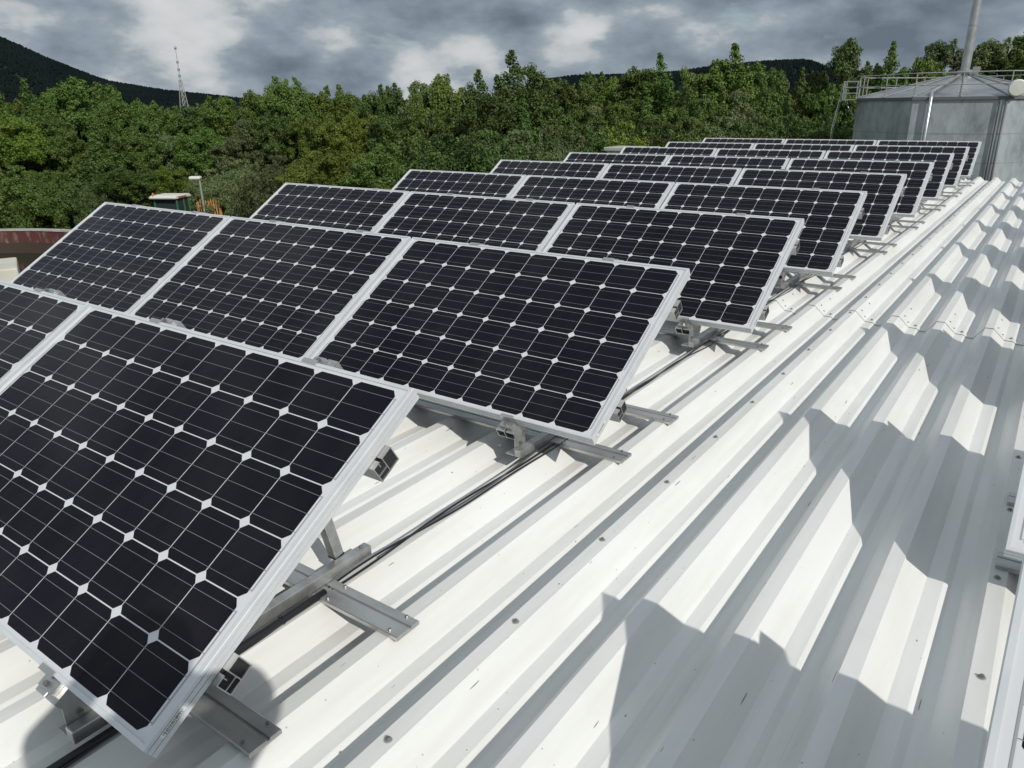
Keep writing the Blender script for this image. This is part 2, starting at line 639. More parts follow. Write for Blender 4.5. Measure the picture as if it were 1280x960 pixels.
def make_panel():
    root = empty('solar_panel', (0, 0, 0), 0, TILT)
    # frame: four mitred bars with a grooved outer wall; local x runs from 0 to -PW, y up the slope
    lip = 0.0115
    prof = [(lip, -0.0045), (lip, 0.0), (0.0008, 0.0), (0.0, -0.0008),
            (0.0, -0.009), (0.0028, -0.0092), (0.0028, -0.0116), (0.0, -0.0118),
            (0.0, -0.0242), (0.0028, -0.0244), (0.0028, -0.0270), (0.0, -0.0272),
            (0.0, -PD), (0.028, -PD), (0.028, -PD + 0.002), (0.0042, -PD + 0.002), (0.0042, -0.0065), (lip, -0.0065)]
    f = MB()
    corners = [(0, 0), (-PW, 0), (-PW, PH), (0, PH)]
    inw = [(-1, 1), (1, 1), (1, -1), (-1, -1)]
    n = len(prof)
    vs = []
    for (cx_, cy_), (ix, iy) in zip(corners, inw):
        for d, z in prof:
            vs.append((cx_ + ix * d, cy_ + iy * d, z))
    fs = []
    for k in range(4):
        k2 = (k + 1) % 4
        for i in range(n):
            i2 = (i + 1) % n
            fs.append((k * n + i, k * n + i2, k2 * n + i2, k2 * n + i))
    f.add(vs, fs)
    fr = f.build('frame', M['alu'], root)
    # serial label on the right-hand side near the foot
    s = MB()
    s.box((0.0, 0.035, -0.0238), (0.0006, 0.105, -0.0122), 0)
    rg = random.Random(11)
    y = 0.041
    while y < 0.098:
        w = rg.choice((0.0007, 0.0011, 0.0016))
        s.box((0.0006, y, -0.0192), (0.0009, y + w, -0.0136), 1)
        y += w + rg.choice((0.0008, 0.0012, 0.0018))
    for k in range(11):
        yy = 0.045 + k * 0.0048
        s.box((0.0006, yy, -0.0222), (0.0009, yy + 0.0026, -0.0203), 1)
    s.build('label_sticker', [M['sticker'], M['ink']], fr)
    # the laminate: white backsheet, 60 cut-corner cells, busbars, ribbons
    g = MB()
    z0 = -0.0040
    g.box((-PW + 0.004, 0.004, z0 - 0.0022), (-0.004, PH - 0.004, z0), 0)
    xr = -(PW - 10 * CP) / 2
    yb = (PH - 6 * CP) / 2
    h, c = 0.0779, 0.0165
    h2 = 0.0776
    for i in range(10):
        for j in range(6):
            cx_ = xr - (i + 0.5) * CP
            cy_ = yb + (j + 0.5) * CP
            z = z0 + 0.0004
            o8 = [(h - c, -h2), (h, -h2 + c), (h, h2 - c), (h - c, h2), (-h + c, h2), (-h, h2 - c), (-h, -h2 + c), (-h + c, -h2)]
            g.add([(cx_ + a, cy_ + b_, z) for a, b_ in o8], [tuple(range(8))], 1)
    for j in range(6):
        for q in (-0.052, 0.0, 0.052):
            cy_ = yb + (j + 0.5) * CP + q
            z = z0 + 0.0007
            g.quad((-PW - xr - 0.006, cy_ - .00065, z), (xr + 0.006, cy_ - .00065, z), (xr + 0.006, cy_ + .00065, z), (-PW - xr - 0.006, cy_ + .00065, z), 2)
    for xx, shift in ((xr + 0.0075, 0), (-PW - xr - 0.0075, 1)):
        rows = ((0, 2), (2, 4), (4, 6)) if shift == 0 else ((0, 1), (1, 3), (3, 5), (5, 6))
        for a, b_ in rows:
            y0 = yb + a * CP + 0.025
            y1 = yb + b_ * CP - 0.025
            z = z0 + 0.0009
            g.quad((xx - .0019, y0, z), (xx + .0019, y0, z), (xx + .0019, y1, z), (xx - .0019, y1, z), 3)
    g.build('cell_sheet', [M['back'], M['cell'], M['bus'], M['rib']], root, fix=False)
    jb = MB()
    jb.box((-PW / 2 - 0.07, PH - 0.16, -0.030), (-PW / 2 + 0.07, PH - 0.05, -0.0064))
    jb.build('junction_box', M['black'], root, bevel=0.004)
    return root


ROWN = ['nearest', 'second', 'third', 'fourth', 'fifth', 'sixth', 'seventh', 'eighth', 'farthest']
proto = make_panel()
first = True
for r in range(9):
    for c in range(3):
        o = proto if first else copy_tree(proto)
        first = False
        o.location = (-c * COLP, r * ROWP, 0)
        side = ('right-hand', 'middle', 'left-hand')[c]
        tag(o, f'{side} black-celled solar panel in the {ROWN[r]} of the nine tilted rows', 'solar panel',
            'solar panels in nine rows of three')
XR = 1.354
for r in range(9):
    o = copy_tree(proto)
    o.location = (XR + PW, r * ROWP, 0)
    tag(o, f'solar panel across the bare strip at the right edge, {ROWN[r]} of that column', 'solar panel',
        'solar panels of the right-hand column')

# ------------------------------------------------------------------ racks
CT, ST = math.cos(TILT), math.sin(TILT)
TM = Matrix.Rotation(TILT, 4, 'X')


def make_rack(x_left, x_right, sup_x, panel_rights, inset=-.012, floor_out=-.05):
    root = empty('mounting_rack', (0, 0, 0))
    # two hat-section floor rails across the ribs
    for y0 in (0.205, 0.690):
        m = MB()
        pr = [(0, 0), (0, .012), (.002, .014), (.050, .014), (.052, .0085), (.058, .0085), (.060, .014), (.090, .014), (.092, .012), (.092, 0)]
        m.extrude([(y0 + a, ZC + 0.0015 + b) for a, b in pr], x_left - floor_out, x_right + 0.025)
        for xx in (x_right + 0.005, x_right - 0.25, x_right - 0.53):
            for yy in (y0 + .013, y0 + .083):
                m.lathe([(0, .019), (.0045, .019), (.005, .0142)], 6, 1, (xx - .02, yy, ZC + 0.0015))
        o = m.build('floor_rail', [M['mill'], M['screw']], root)
    # two long rails under the panel frames
    for s0, s1 in ((0.166, 0.240), (0.752, 0.828)):
        m = MB()
        n0, n1 = -PD - 0.055, -PD - 0.001
        w = 0.0028
        mid = (s0 + s1) / 2
        # hollow two-chamber section seen end-on
        outer = [(s0, n0), (s1, n0), (s1, n1), (s0, n1)]
        x0, x1 = x_left + inset, x_right + 0.018
        # walls
        m.box((x0, s0, n0), (x1, s1, n0 + w), 0)
        m.box((x0, s0, n1 - w), (x1, s0 + 0.026, n1), 0)
        m.box((x0, s0 + 0.036, n1 - w), (x1, s1, n1), 0)
        m.box((x0, s0, n0 + w), (x1, s0 + w, n1 - w), 0)
        m.box((x0, s1 - w, n0 + w), (x1, s1, n1 - w), 0)
        m.box((x0, s0 + 0.036, n0 + w), (x1, s0 + 0.036 + w, n1 - w), 0)
        m.box((x0, s0 + 0.020, n1 - 0.016), (x1, s0 + 0.0225, n1 - w), 0)
        m.box((x0, s0 + w, n0 + 0.020), (x1, s0 + 0.036, n0 + 0.0225), 0)
        # dark sheets just inside both ends stand in for shade in the chambers
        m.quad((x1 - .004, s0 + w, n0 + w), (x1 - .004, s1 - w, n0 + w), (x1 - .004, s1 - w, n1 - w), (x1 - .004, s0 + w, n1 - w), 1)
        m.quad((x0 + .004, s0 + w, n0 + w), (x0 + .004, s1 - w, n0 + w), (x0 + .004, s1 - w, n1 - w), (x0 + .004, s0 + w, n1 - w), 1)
        for v in range(len(m.v)):
            m.v[v] = tuple(TM @ Vector(m.v[v]))
        m.build('long_rail', [M['mill'], M['shade_lens_black']], root)
    # triangular supports
    for sx in sup_x:
        m = MB()
        bz = ZC + 0.0162
        m.box((sx - .017, -0.01, bz), (sx + .017, 0.945, bz + .037))
        m.lathe([(0, .008), (.007, .008), (.007, 0)], 6, 1, (sx, 0.915, bz + .037))
        m.build('base_bar', [M['mill'], M['screw']], root, bevel=0.011)
        m = MB()
        m.box((sx - .058, 0.02, -PD - 0.094), (sx - .021, 0.93, -PD - 0.0555), 0, TM)
        m.build('sloping_beam', M['mill'], root, bevel=0.003)
        m = MB()
        a = Vector((sx - .0395, 0.845, bz + .032))
        b = Vector((sx - .0395, 0.79 * CT + 0.14 * ST, 0.79 * ST - 0.128 * CT))
        d = (b - a).normalized()
        M4 = Matrix.Translation(a) @ Matrix(((1, 0, 0, 0), (0, d.z, d.y, 0), (0, -d.y, d.z, 0), (0, 0, 0, 1)))
        m.box((-.018, -.018, 0), (.018, .018, (b - a).length), 0, M4)
        m.box((-.0195, -.0195, -.001), (.0195, .0195, .006), 1, M4)
        m.build('strut', [M['mill'], M['black']], root, bevel=0.002)
        m = MB()
        # angle foot holding beam and bar at the front
        m.box((sx - .0200, -0.005, bz + .004), (sx - .0182, 0.075, bz + .085))
        m.box((sx - .064, -0.008, bz + .002), (sx - .0202, 0.048, bz + .0055))
        m.box((sx - .0182, 0.022, bz + .046), (sx - .006, 0.034, bz + .058), 1)
        m.build('angle_foot', [M['mill'], M['screw']], root)
    # short clamp profiles gripping the lower and upper edges
    for prx in panel_rights:
        for cxx in (prx - 0.405, prx - 1.215):
            for end in (0, 1):
                m = MB()
                s0, s1 = (-0.048, 0.10) if end == 0 else (PH - 0.10, PH + 0.048)
                nb, ntp = -PD - 0.046, -PD - 0.002
                w = 0.003
                xa, xb = cxx - .046, cxx + .046
                m.box((xa, s0, nb), (xb, s1, nb + w), 0, TM)
                m.box((xa, s0, ntp - w), (cxx - .006, s1, ntp), 0, TM)
                m.box((cxx + .006, s0, ntp - w), (xb, s1, ntp), 0, TM)
                m.box((xa, s0, nb + w), (xa + w, s1, ntp - w), 0, TM)
                m.box((xb - w, s0, nb + w), (xb, s1, ntp - w), 0, TM)
                m.box((cxx - .006, s0, nb + w), (cxx - .003, s1, ntp - w), 0, TM)
                se = s0 + .01 if end == 0 else s1 - .01
                m.add([TM @ Vector(q) for q in ((xa + w, se, nb + w), (xb - w, se, nb + w), (xb - w, se, ntp - w), (xa + w, se, ntp - w))], [(0, 1, 2, 3)], 2)  # dark sheet near the open end, painted for the shade inside
                # the z-shaped clamp bites the frame lip
                e0, e1 = (-0.034, -0.0025) if end == 0 else (PH + 0.0025, PH + 0.034)
                m.box((cxx - .030, e0, ntp + 0.0005), (cxx + .030, e1, ntp + 0.017), 0, TM)
                e2, e3 = (-0.0055, -0.0025) if end == 0 else (PH + 0.0025, PH + 0.0055)
                m.box((cxx - .030, e2, ntp + 0.0165), (cxx + .030, e3, 0.0012), 0, TM)
                e4, e5 = (-0.0055, 0.009) if end == 0 else (PH - 0.009, PH + 0.0055)
                m.box((cxx - .030, e4, 0.0012), (cxx + .030, e5, 0.0042), 0, TM)
                em = (e0 + e1) / 2
                vs0 = len(m.v)
                m.lathe([(0, .010), (.0065, .010), (.007, .009), (.007, 0)], 6, 1, (cxx, em - (0.004 if end == 0 else -0.004), ntp + 0.017))
                for v in range(vs0, len(m.v)):
                    m.v[v] = tuple(TM @ Vector(m.v[v]))
                m.build('clamp', [M['mill'], M['screw'], M['shade_lens_black']], root)
    return root


rackA = make_rack(-2 * COLP - PW, 0.0, (-0.345, -1.86, -3.40, -4.72), (0, -COLP, -2 * COLP))
for r in range(9):
    o = rackA if r == 0 else copy_tree(rackA)
    o.location = (0, r * ROWP, 0)
    tag(o, f'bare aluminium rack of rails and struts carrying the {ROWN[r]} row of three panels', 'mounting rack', 'racks under the rows of three panels')
rackB = make_rack(XR, XR + PW, (XR + 0.35, XR + 1.30), (XR + PW,), .03, .008)
for r in range(9):
    o = rackB if r == 0 else copy_tree(rackB)
    o.location = (0, r * ROWP, 0)
    tag(o, f'aluminium rack under the {ROWN[r]} panel of the right-edge column', 'mounting rack', 'racks under the right-hand column')

# ------------------------------------------------------------------ cable run
cb = empty('cable_run', (-0.315, 0, ZC))
tag(cb, 'black cable run lying along the roof ribs from under row to row', 'cable')
rg = random.Random(8)
def cable(x, z, r, y0, y1, amp, step, m, ph):
    pts = []
    y = y0
    while y <= y1:
        pts.append((x + amp * math.sin(y * 3.1 + ph) + amp * .6 * math.sin(y * 7.7 + ph * 2), y, z + r + 0.004 + abs(amp) * .25 * (1 + math.sin(y * 5.3 + ph))))
        y += step
    t = MB()
    t.tube(pts, r, 8)
    return t.build('cable', m, cb, smooth=True)
cable(0.010, 0, 0.0040, -0.55, 15.6, 0.008, 0.05, M['black'], 0.4)
cable(0.020, 0, 0.0036, -0.40, 15.6, 0.016, 0.05, M['black'], 2.1)
cable(0.001, 0, 0.0036, 0.95, 15.5, 0.010, 0.05, M['grey_cable'], 4.0)
t = MB()
t.tube([(0.012 + 0.003 * math.sin(y * 4), y, 0.0145) for y in np.linspace(-0.9, 0.72, 20)], 0.0115, 10)
t.build('conduit', M['black'], cb, smooth=True)
t = MB()
t.lathe([(0.0135, -0.002), (0.0148, -0.002), (0.0148, 0.002), (0.0135, 0.002), (0.0135, -0.002)], 16)
tie = t.build('cable_tie', M['black'], cb)
tie.rotation_euler = (math.pi / 2, 0, 0)
tie.location = (0.012, 0.56, 0.0145)

# ------------------------------------------------------------------ galvanised tank with stack
def galv_fn(t, b):
    c = t.n('ShaderNodeTexCoord')
    mp = t.n('ShaderNodeMapping')
    t.l(c.outputs['Object'], mp.inputs[0])
    mp.inputs['Scale'].default_value = (1, 1, 0.5)
    vo = t.n('ShaderNodeTexVoronoi')
    t.l(mp.outputs[0], vo.inputs['Vector'])
    vo.inputs['Scale'].default_value = 6.0
    sp = t.n('ShaderNodeSeparateColor')
    t.l(vo.outputs['Color'], sp.inputs[0])
    f = t.noise(mp.outputs[0], 1.3, 9, 0.68, .3)
    mr = t.n('ShaderNodeMapRange')
    t.l(f, mr.inputs[0])
    mr.inputs[1].default_value = 0.32
    mr.inputs[2].default_value = 0.68
    c0 = t.mix(mr.outputs[0], (0.25, 0.285, 0.31), (0.58, 0.62, 0.66))
    t.l(t.mix(t.math('MULTIPLY', sp.outputs[0], 0.28), c0, (0.62, 0.65, 0.67)), b.inputs['Base Color'])
M['galv'] = nmat('galvanised_sheet', galv_fn, rough=0.36, metal=0.4)
M['galv_roof'] = nmat('galvanised_roof', mottled((0.22, 0.235, 0.25), (0.34, 0.355, 0.365), 1.2), rough=0.45, metal=0.35)
M['seam'] = mat('dark_seam', (0.16, 0.17, 0.18), 0.6, 0.3)
M['joint'] = mat('sheet_joint_grey', (0.33, 0.35, 0.36), 0.6, 0.2)
M['steel'] = nmat('stainless_pipe', mottled((0.42, 0.43, 0.44), (0.56, 0.57, 0.58), 3), rough=0.32, metal=0.7)
M['rail'] = mat('galvanised_rail', (0.42, 0.43, 0.42), 0.45, 0.5)
M['lampwhite'] = mat('white_lamp_shell', (0.75, 0.75, 0.70), 0.4)

TD = 42.0
tc_ = at(1200, 122, TD)
TCX, TCY = tc_.x, tc_.y
RIMZ, APZ = 1.27, 2.25
TR = 4.47
dirc = math.atan2(CAM.y - TCY, CAM.x - TCX)      # toward the camera
tank = empty('storage_tank', (TCX, TCY, GZ), dirc)
tag(tank, 'grey galvanised tank with shallow cone roof, handrail and tall stack', 'tank')
A0 = math.pi / 8
def oc(k, r, z):
    w = A0 + k * math.pi / 4
    return (r * math.cos(w), r * math.sin(w), z)
RZ, AZ_ = RIMZ - GZ, APZ - GZ
m = MB()
for k in range(8):
    m.quad(oc(k, TR, 0), oc(k + 1, TR, 0), oc(k + 1, TR, RZ), oc(k, TR, RZ))
m.build('shell', M['galv'], tank, fix=False)
# riveted lap joints between sheet courses
m = MB()
for z in (1.3, 2.75, 4.2, 5.35):
    for k in range(8):
        a, b = Vector(oc(k, TR, z)), Vector(oc(k + 1, TR, z))
        d = (b - a).normalized()
        nrm = Vector((d.y, -d.x, 0))
        m.quad(a + nrm * .012, b + nrm * .012, b + nrm * .012 + Vector((0, 0, .02)), a + nrm * .012 + Vector((0, 0, .02)), 0)
        m.quad(a + nrm * .001, b + nrm * .001, b + nrm * .012, a + nrm * .012, 0)
for k in range(8):
    a, b = Vector(oc(k, TR, 0)), Vector(oc(k + 1, TR, 0))
    d = (b - a).normalized()
    nrm = Vector((d.y, -d.x, 0))
    for f in ((0.62,) if k % 2 else (0.8,)):
        p = a.lerp(b, f) + nrm * .006
        m.quad(p, p + d * .012, p + d * .012 + Vector((0, 0, RZ - .1)), p + Vector((0, 0, RZ - .1)), 0)
m.build('sheet_joint', M['joint'], tank, fix=False)
m = MB()
ro = TR + 0.10
for k in range(8):
    m.add([oc(k, ro, RZ + .03), oc(k + 1, ro, RZ + .03), oc(k + 1, .30, AZ_), oc(k, .30, AZ_)], [(0, 1, 2, 3)])
m.build('cone_roof', M['galv_roof'], tank, fix=False)
m = MB()
for k in range(8):
    m.add([oc(k, ro + .01, RZ - .08), oc(k + 1, ro + .01, RZ - .08), oc(k + 1, ro + .01, RZ + .035), oc(k, ro + .01, RZ + .035),
           oc(k, TR, RZ - .08), oc(k + 1, TR, RZ - .08)], [(0, 1, 2, 3), (4, 5, 1, 0)])
m.build('rim', M['seam'], tank, fix=False)
for k in range(16):
    w = k * math.pi / 8
    f = ro * (1 if k % 2 else math.cos(math.pi / 8)) * (1 if k % 2 else 1.0)
    a = Vector((0.32 * math.cos(w), 0.32 * math.sin(w), AZ_))
    b = Vector((f * .995 * math.cos(w), f * .995 * math.sin(w), RZ + .03))
    m = MB()
    m.tube([a + Vector((0, 0, .01)), b + Vector((0, 0, .02))], 0.035, 4)
    m.build('roof_rib', M['galv_roof'], tank)
# hub and stack
m = MB()
m.lathe([(0.0, .12), (.55, .12), (.55, .05), (.45, -.05)], 20, 0, (0, 0, AZ_))
m.box((-.4, .3, AZ_ + .1), (-.15, .6, AZ_ + .32))
m.build('hub', M['steel'], tank)
m = MB()
m.lathe([(.19, .12), (.19, 6.3), (.15, 6.3), (.15, 5.8)], 20, 0, (0, 0, AZ_))
m.lathe([(.30, .12), (.30, .19), (.19, .19)], 20, 0, (0, 0, AZ_))
for z in (2.0, 4.0):
    m.lathe([(.19, z), (.205, z), (.205, z + .06), (.19, z + .06)], 20, 0, (0, 0, AZ_))
m.build('stack', M['steel'], tank, smooth=False)
# handrail: a post at each corner and mid-side, two rails
RH = 0.92
m = MB()
for rz in (RH, RH * .5):
    pts = [oc(k, TR - .02, RZ + .05 + rz) for k in range(9)]
    for a, b in zip(pts[:-1], pts[1:]):
        m.tube([a, b], 0.024, 6)
m.build('handrail', M['rail'], tank)
for k in range(8):
    for f in (0, 0.5):
        a = Vector(oc(k, TR - .02, RZ + .03)).lerp(Vector(oc(k + 1, TR - .02, RZ + .03)), f)
        m = MB()
        m.tube([a, a + Vector((0, 0, RH + .02))], 0.024, 6)
        m.build('rail_post', M['rail'], tank)
# pipe coming down the roof and the front wall
def fx(lat, r=None):     # point on the front facet plane, lat metres to the right as seen from the camera
    ap = TR * math.cos(math.pi / 8)
    return Vector((ap if r is None else r, lat, 0))
m = MB()
p = fx(-1.05)
m.tube([Vector((.8, -.18, AZ_ - .05)), Vector((p.x - .2, p.y - .02, RZ + .22)), Vector((p.x + .16, p.y, RZ + .02)), Vector((p.x + .17, p.y, 1.0))], 0.075, 8)
m.build('downpipe', M['steel'], tank, smooth=True)
m = MB()
p = Vector(oc(0, TR, 0))
for q in (0.0, -.20):
    m.tube([Vector((p.x + .10, p.y + q - .05, RZ - .1)), Vector((p.x + .10, p.y + q - .05, 1.0))], 0.045, 8)
m.build('riser_pipe', M['seam'], tank, smooth=True)
m = MB()
L = Vector((p.x + .20, p.y + .22, RZ + .32))
m.lathe([(0, .10), (.28, .09), (.33, .03), (.33, -.06), (.2, -.14), (0, -.14)], 20)
lam = m.build('floodlight', M['lampwhite'], tank, smooth=False)
lam.location = L
lam.rotation_euler = (0, math.pi / 2, 0)
# access platform with guard rails and a ladder at the left
p = Vector(oc(7, TR, 0)) if oc(7, TR, 0)[1] < 0 else Vector(oc(0, TR, 0))
pl = Vector((oc(6, TR, 0)[0], oc(6, TR, 0)[1], RZ))
m = MB()
m.box((pl.x - .6, pl.y - .60, RZ - .04), (pl.x + .5, pl.y - .02, RZ + .0))
m.tube([(pl.x, pl.y - .6, RZ - .03), (pl.x, pl.y - .02, RZ - .8)], .03, 6)
for (a, b) in (((-.6, -.60), (.5, -.60)), ((.5, -.60), (.5, -.02)), ((-.6, -.60), (-.6, -.02))):
    for h_ in (.25, .5, .75):
        m.tube([(pl.x + a[0], pl.y + a[1], RZ + h_), (pl.x + b[0], pl.y + b[1], RZ + h_)], 0.022, 6)
for q in ((-.6, -.60), (.5, -.60), (.5, -.02), (-.6, -.02), (-.05, -.60)):
    m.tube([(pl.x + q[0], pl.y + q[1], RZ), (pl.x + q[0], pl.y + q[1], RZ + .76)], 0.022, 6)
m.build('access_platform', M['rail'], tank)
m = MB()
for q in (-.1, .45):
    m.tube([(pl.x + q, pl.y - .62, RZ + .72), (pl.x + q, pl.y - 0.90, RZ - 1.2), (pl.x + q, pl.y - 1.0, 0)], 0.015, 6)
for i in range(24):
    z = RZ + .5 - i * .28
    yy = pl.y - .62 - (.28 * min(1, (RZ + .72 - z) / 1.92)) - max(0, (RZ - 1.2 - z)) * .1 / (RZ - 1.2)
    m.tube([(pl.x - .1, yy, z), (pl.x + .45, yy, z)], 0.011, 5)
m.build('stair', M['rail'], tank)

# moss and weeds at the roof's far end
def leaf_mat(name, c0, c1, c2):
    m_ = bpy.data.materials.new(name)
    m_.use_nodes = True
    t = NT(m_.node_tree)
    o = t.n('ShaderNodeOutputMaterial')
    g = t.n('ShaderNodeNewGeometry')
    oi = t.n('ShaderNodeObjectInfo')
    col = t.mix(g.outputs['Random Per Island'], c0, c1)
    col = t.mix(t.math('MULTIPLY', oi.outputs['Random'], 0.85), col, c2)
    hv = t.n('ShaderNodeHueSaturation')
    t.l(col, hv.inputs['Color'])
    t.l(t.math('ADD', .70, t.math('MULTIPLY', t.math('FRACT', t.math('MULTIPLY', oi.outputs['Random'], 7.31)), .70)), hv.inputs['Value'])
    t.l(t.math('ADD', .482, t.math('MULTIPLY', t.math('FRACT', t.math('MULTIPLY', oi.outputs['Random'], 3.77)), .035)), hv.inputs['Hue'])
    hv.inputs['Saturation'].default_value = 1.08
    col = hv.outputs[0]
    d = t.n('ShaderNodeBsdfPrincipled')
    t.l(col, d.inputs['Base Color'])
    d.inputs['Roughness'].default_value = 0.55
    d.inputs['Specular IOR Level'].default_value = 0.35
    tr = t.n('ShaderNodeBsdfTranslucent')
    t.l(t.mix(0.5, col, (0.08, 0.14, 0.02)), tr.inputs['Color'])
    mx = t.n('ShaderNodeMixShader')
    mx.inputs[0].default_value = 0.15
    t.l(d.outputs[0], mx.inputs[1])
    t.l(tr.outputs[0], mx.inputs[2])
    t.l(mx.outputs[0], o.inputs[0])
    return m_


M['leafA'] = leaf_mat('bushy_leaves', (0.058, 0.108, 0.022), (0.145, 0.212, 0.054), (0.090, 0.138, 0.038))
M['leafB'] = leaf_mat('dark_leaves', (0.052, 0.092, 0.022), (0.122, 0.180, 0.048), (0.074, 0.115, 0.036))
M['leafC'] = leaf_mat('yellow_green_leaves', (0.085, 0.132, 0.020), (0.190, 0.238, 0.048), (0.120, 0.162, 0.034))
M['leafD'] = leaf_mat('grey_green_leaves', (0.088, 0.120, 0.048), (0.165, 0.205, 0.088), (0.115, 0.145, 0.066))
M['bark'] = nmat('bark', mottled((0.06, 0.05, 0.04), (0.13, 0.11, 0.09), 8, (1, 1, .2)), rough=0.9)

rng_np = np.random.default_rng(4)


def leaves_mesh(name, centers, radii, nper, size, mt, squash=0.8, upward=0.35, rs=None):
    """clouds of small four-cornered leaves around the given centres"""
    P, Nn, S = [], [], []
    for c, r, n in zip(centers, radii, nper):
        d = rng_np.normal(size=(n, 3))
        d /= np.linalg.norm(d, axis=1)[:, None]
        rad = rng_np.random(n) ** 0.45
        p = d * rad[:, None] * r
        p[:, 2] *= squash
        P.append(p + np.array(c))
        nn = d * 0.9 + rng_np.normal(size=(n, 3)) * 0.45
        nn[:, 2] += upward
        Nn.append(nn)
        S.append(size * (0.6 + 0.8 * rng_np.random(n)))
    P, Nn, S = np.concatenate(P), np.concatenate(Nn), np.concatenate(S)
    Nn /= np.linalg.norm(Nn, axis=1)[:, None]
    rnd = rng_np.normal(size=P.shape)
    a = np.cross(Nn, rnd)
    a /= np.linalg.norm(a, axis=1)[:, None]
    b = np.cross(Nn, a)
    n = len(P)
    V = np.empty((n, 4, 3))
    L_ = S[:, None] * 0.62
    Wd = S[:, None] * 0.36
    V[:, 0] = P - a * L_
    V[:, 1] = P + b * Wd + Nn * (S[:, None] * .08)
    V[:, 2] = P + a * L_
    V[:, 3] = P - b * Wd + Nn * (S[:, None] * .08)
    me = bpy.data.meshes.new(name)
    me.vertices.add(4 * n)
    me.vertices.foreach_set('co', V.reshape(-1))
    me.loops.add(4 * n)
    me.loops.foreach_set('vertex_index', np.arange(4 * n, dtype=np.int32))
    me.polygons.add(n)
    me.polygons.foreach_set('loop_start', np.arange(0, 4 * n, 4, dtype=np.int32))
    me.polygons.foreach_set('loop_total', np.full(n, 4, dtype=np.int32))
    me.update(calc_edges=True)
    me.materials.append(mt)
    return me


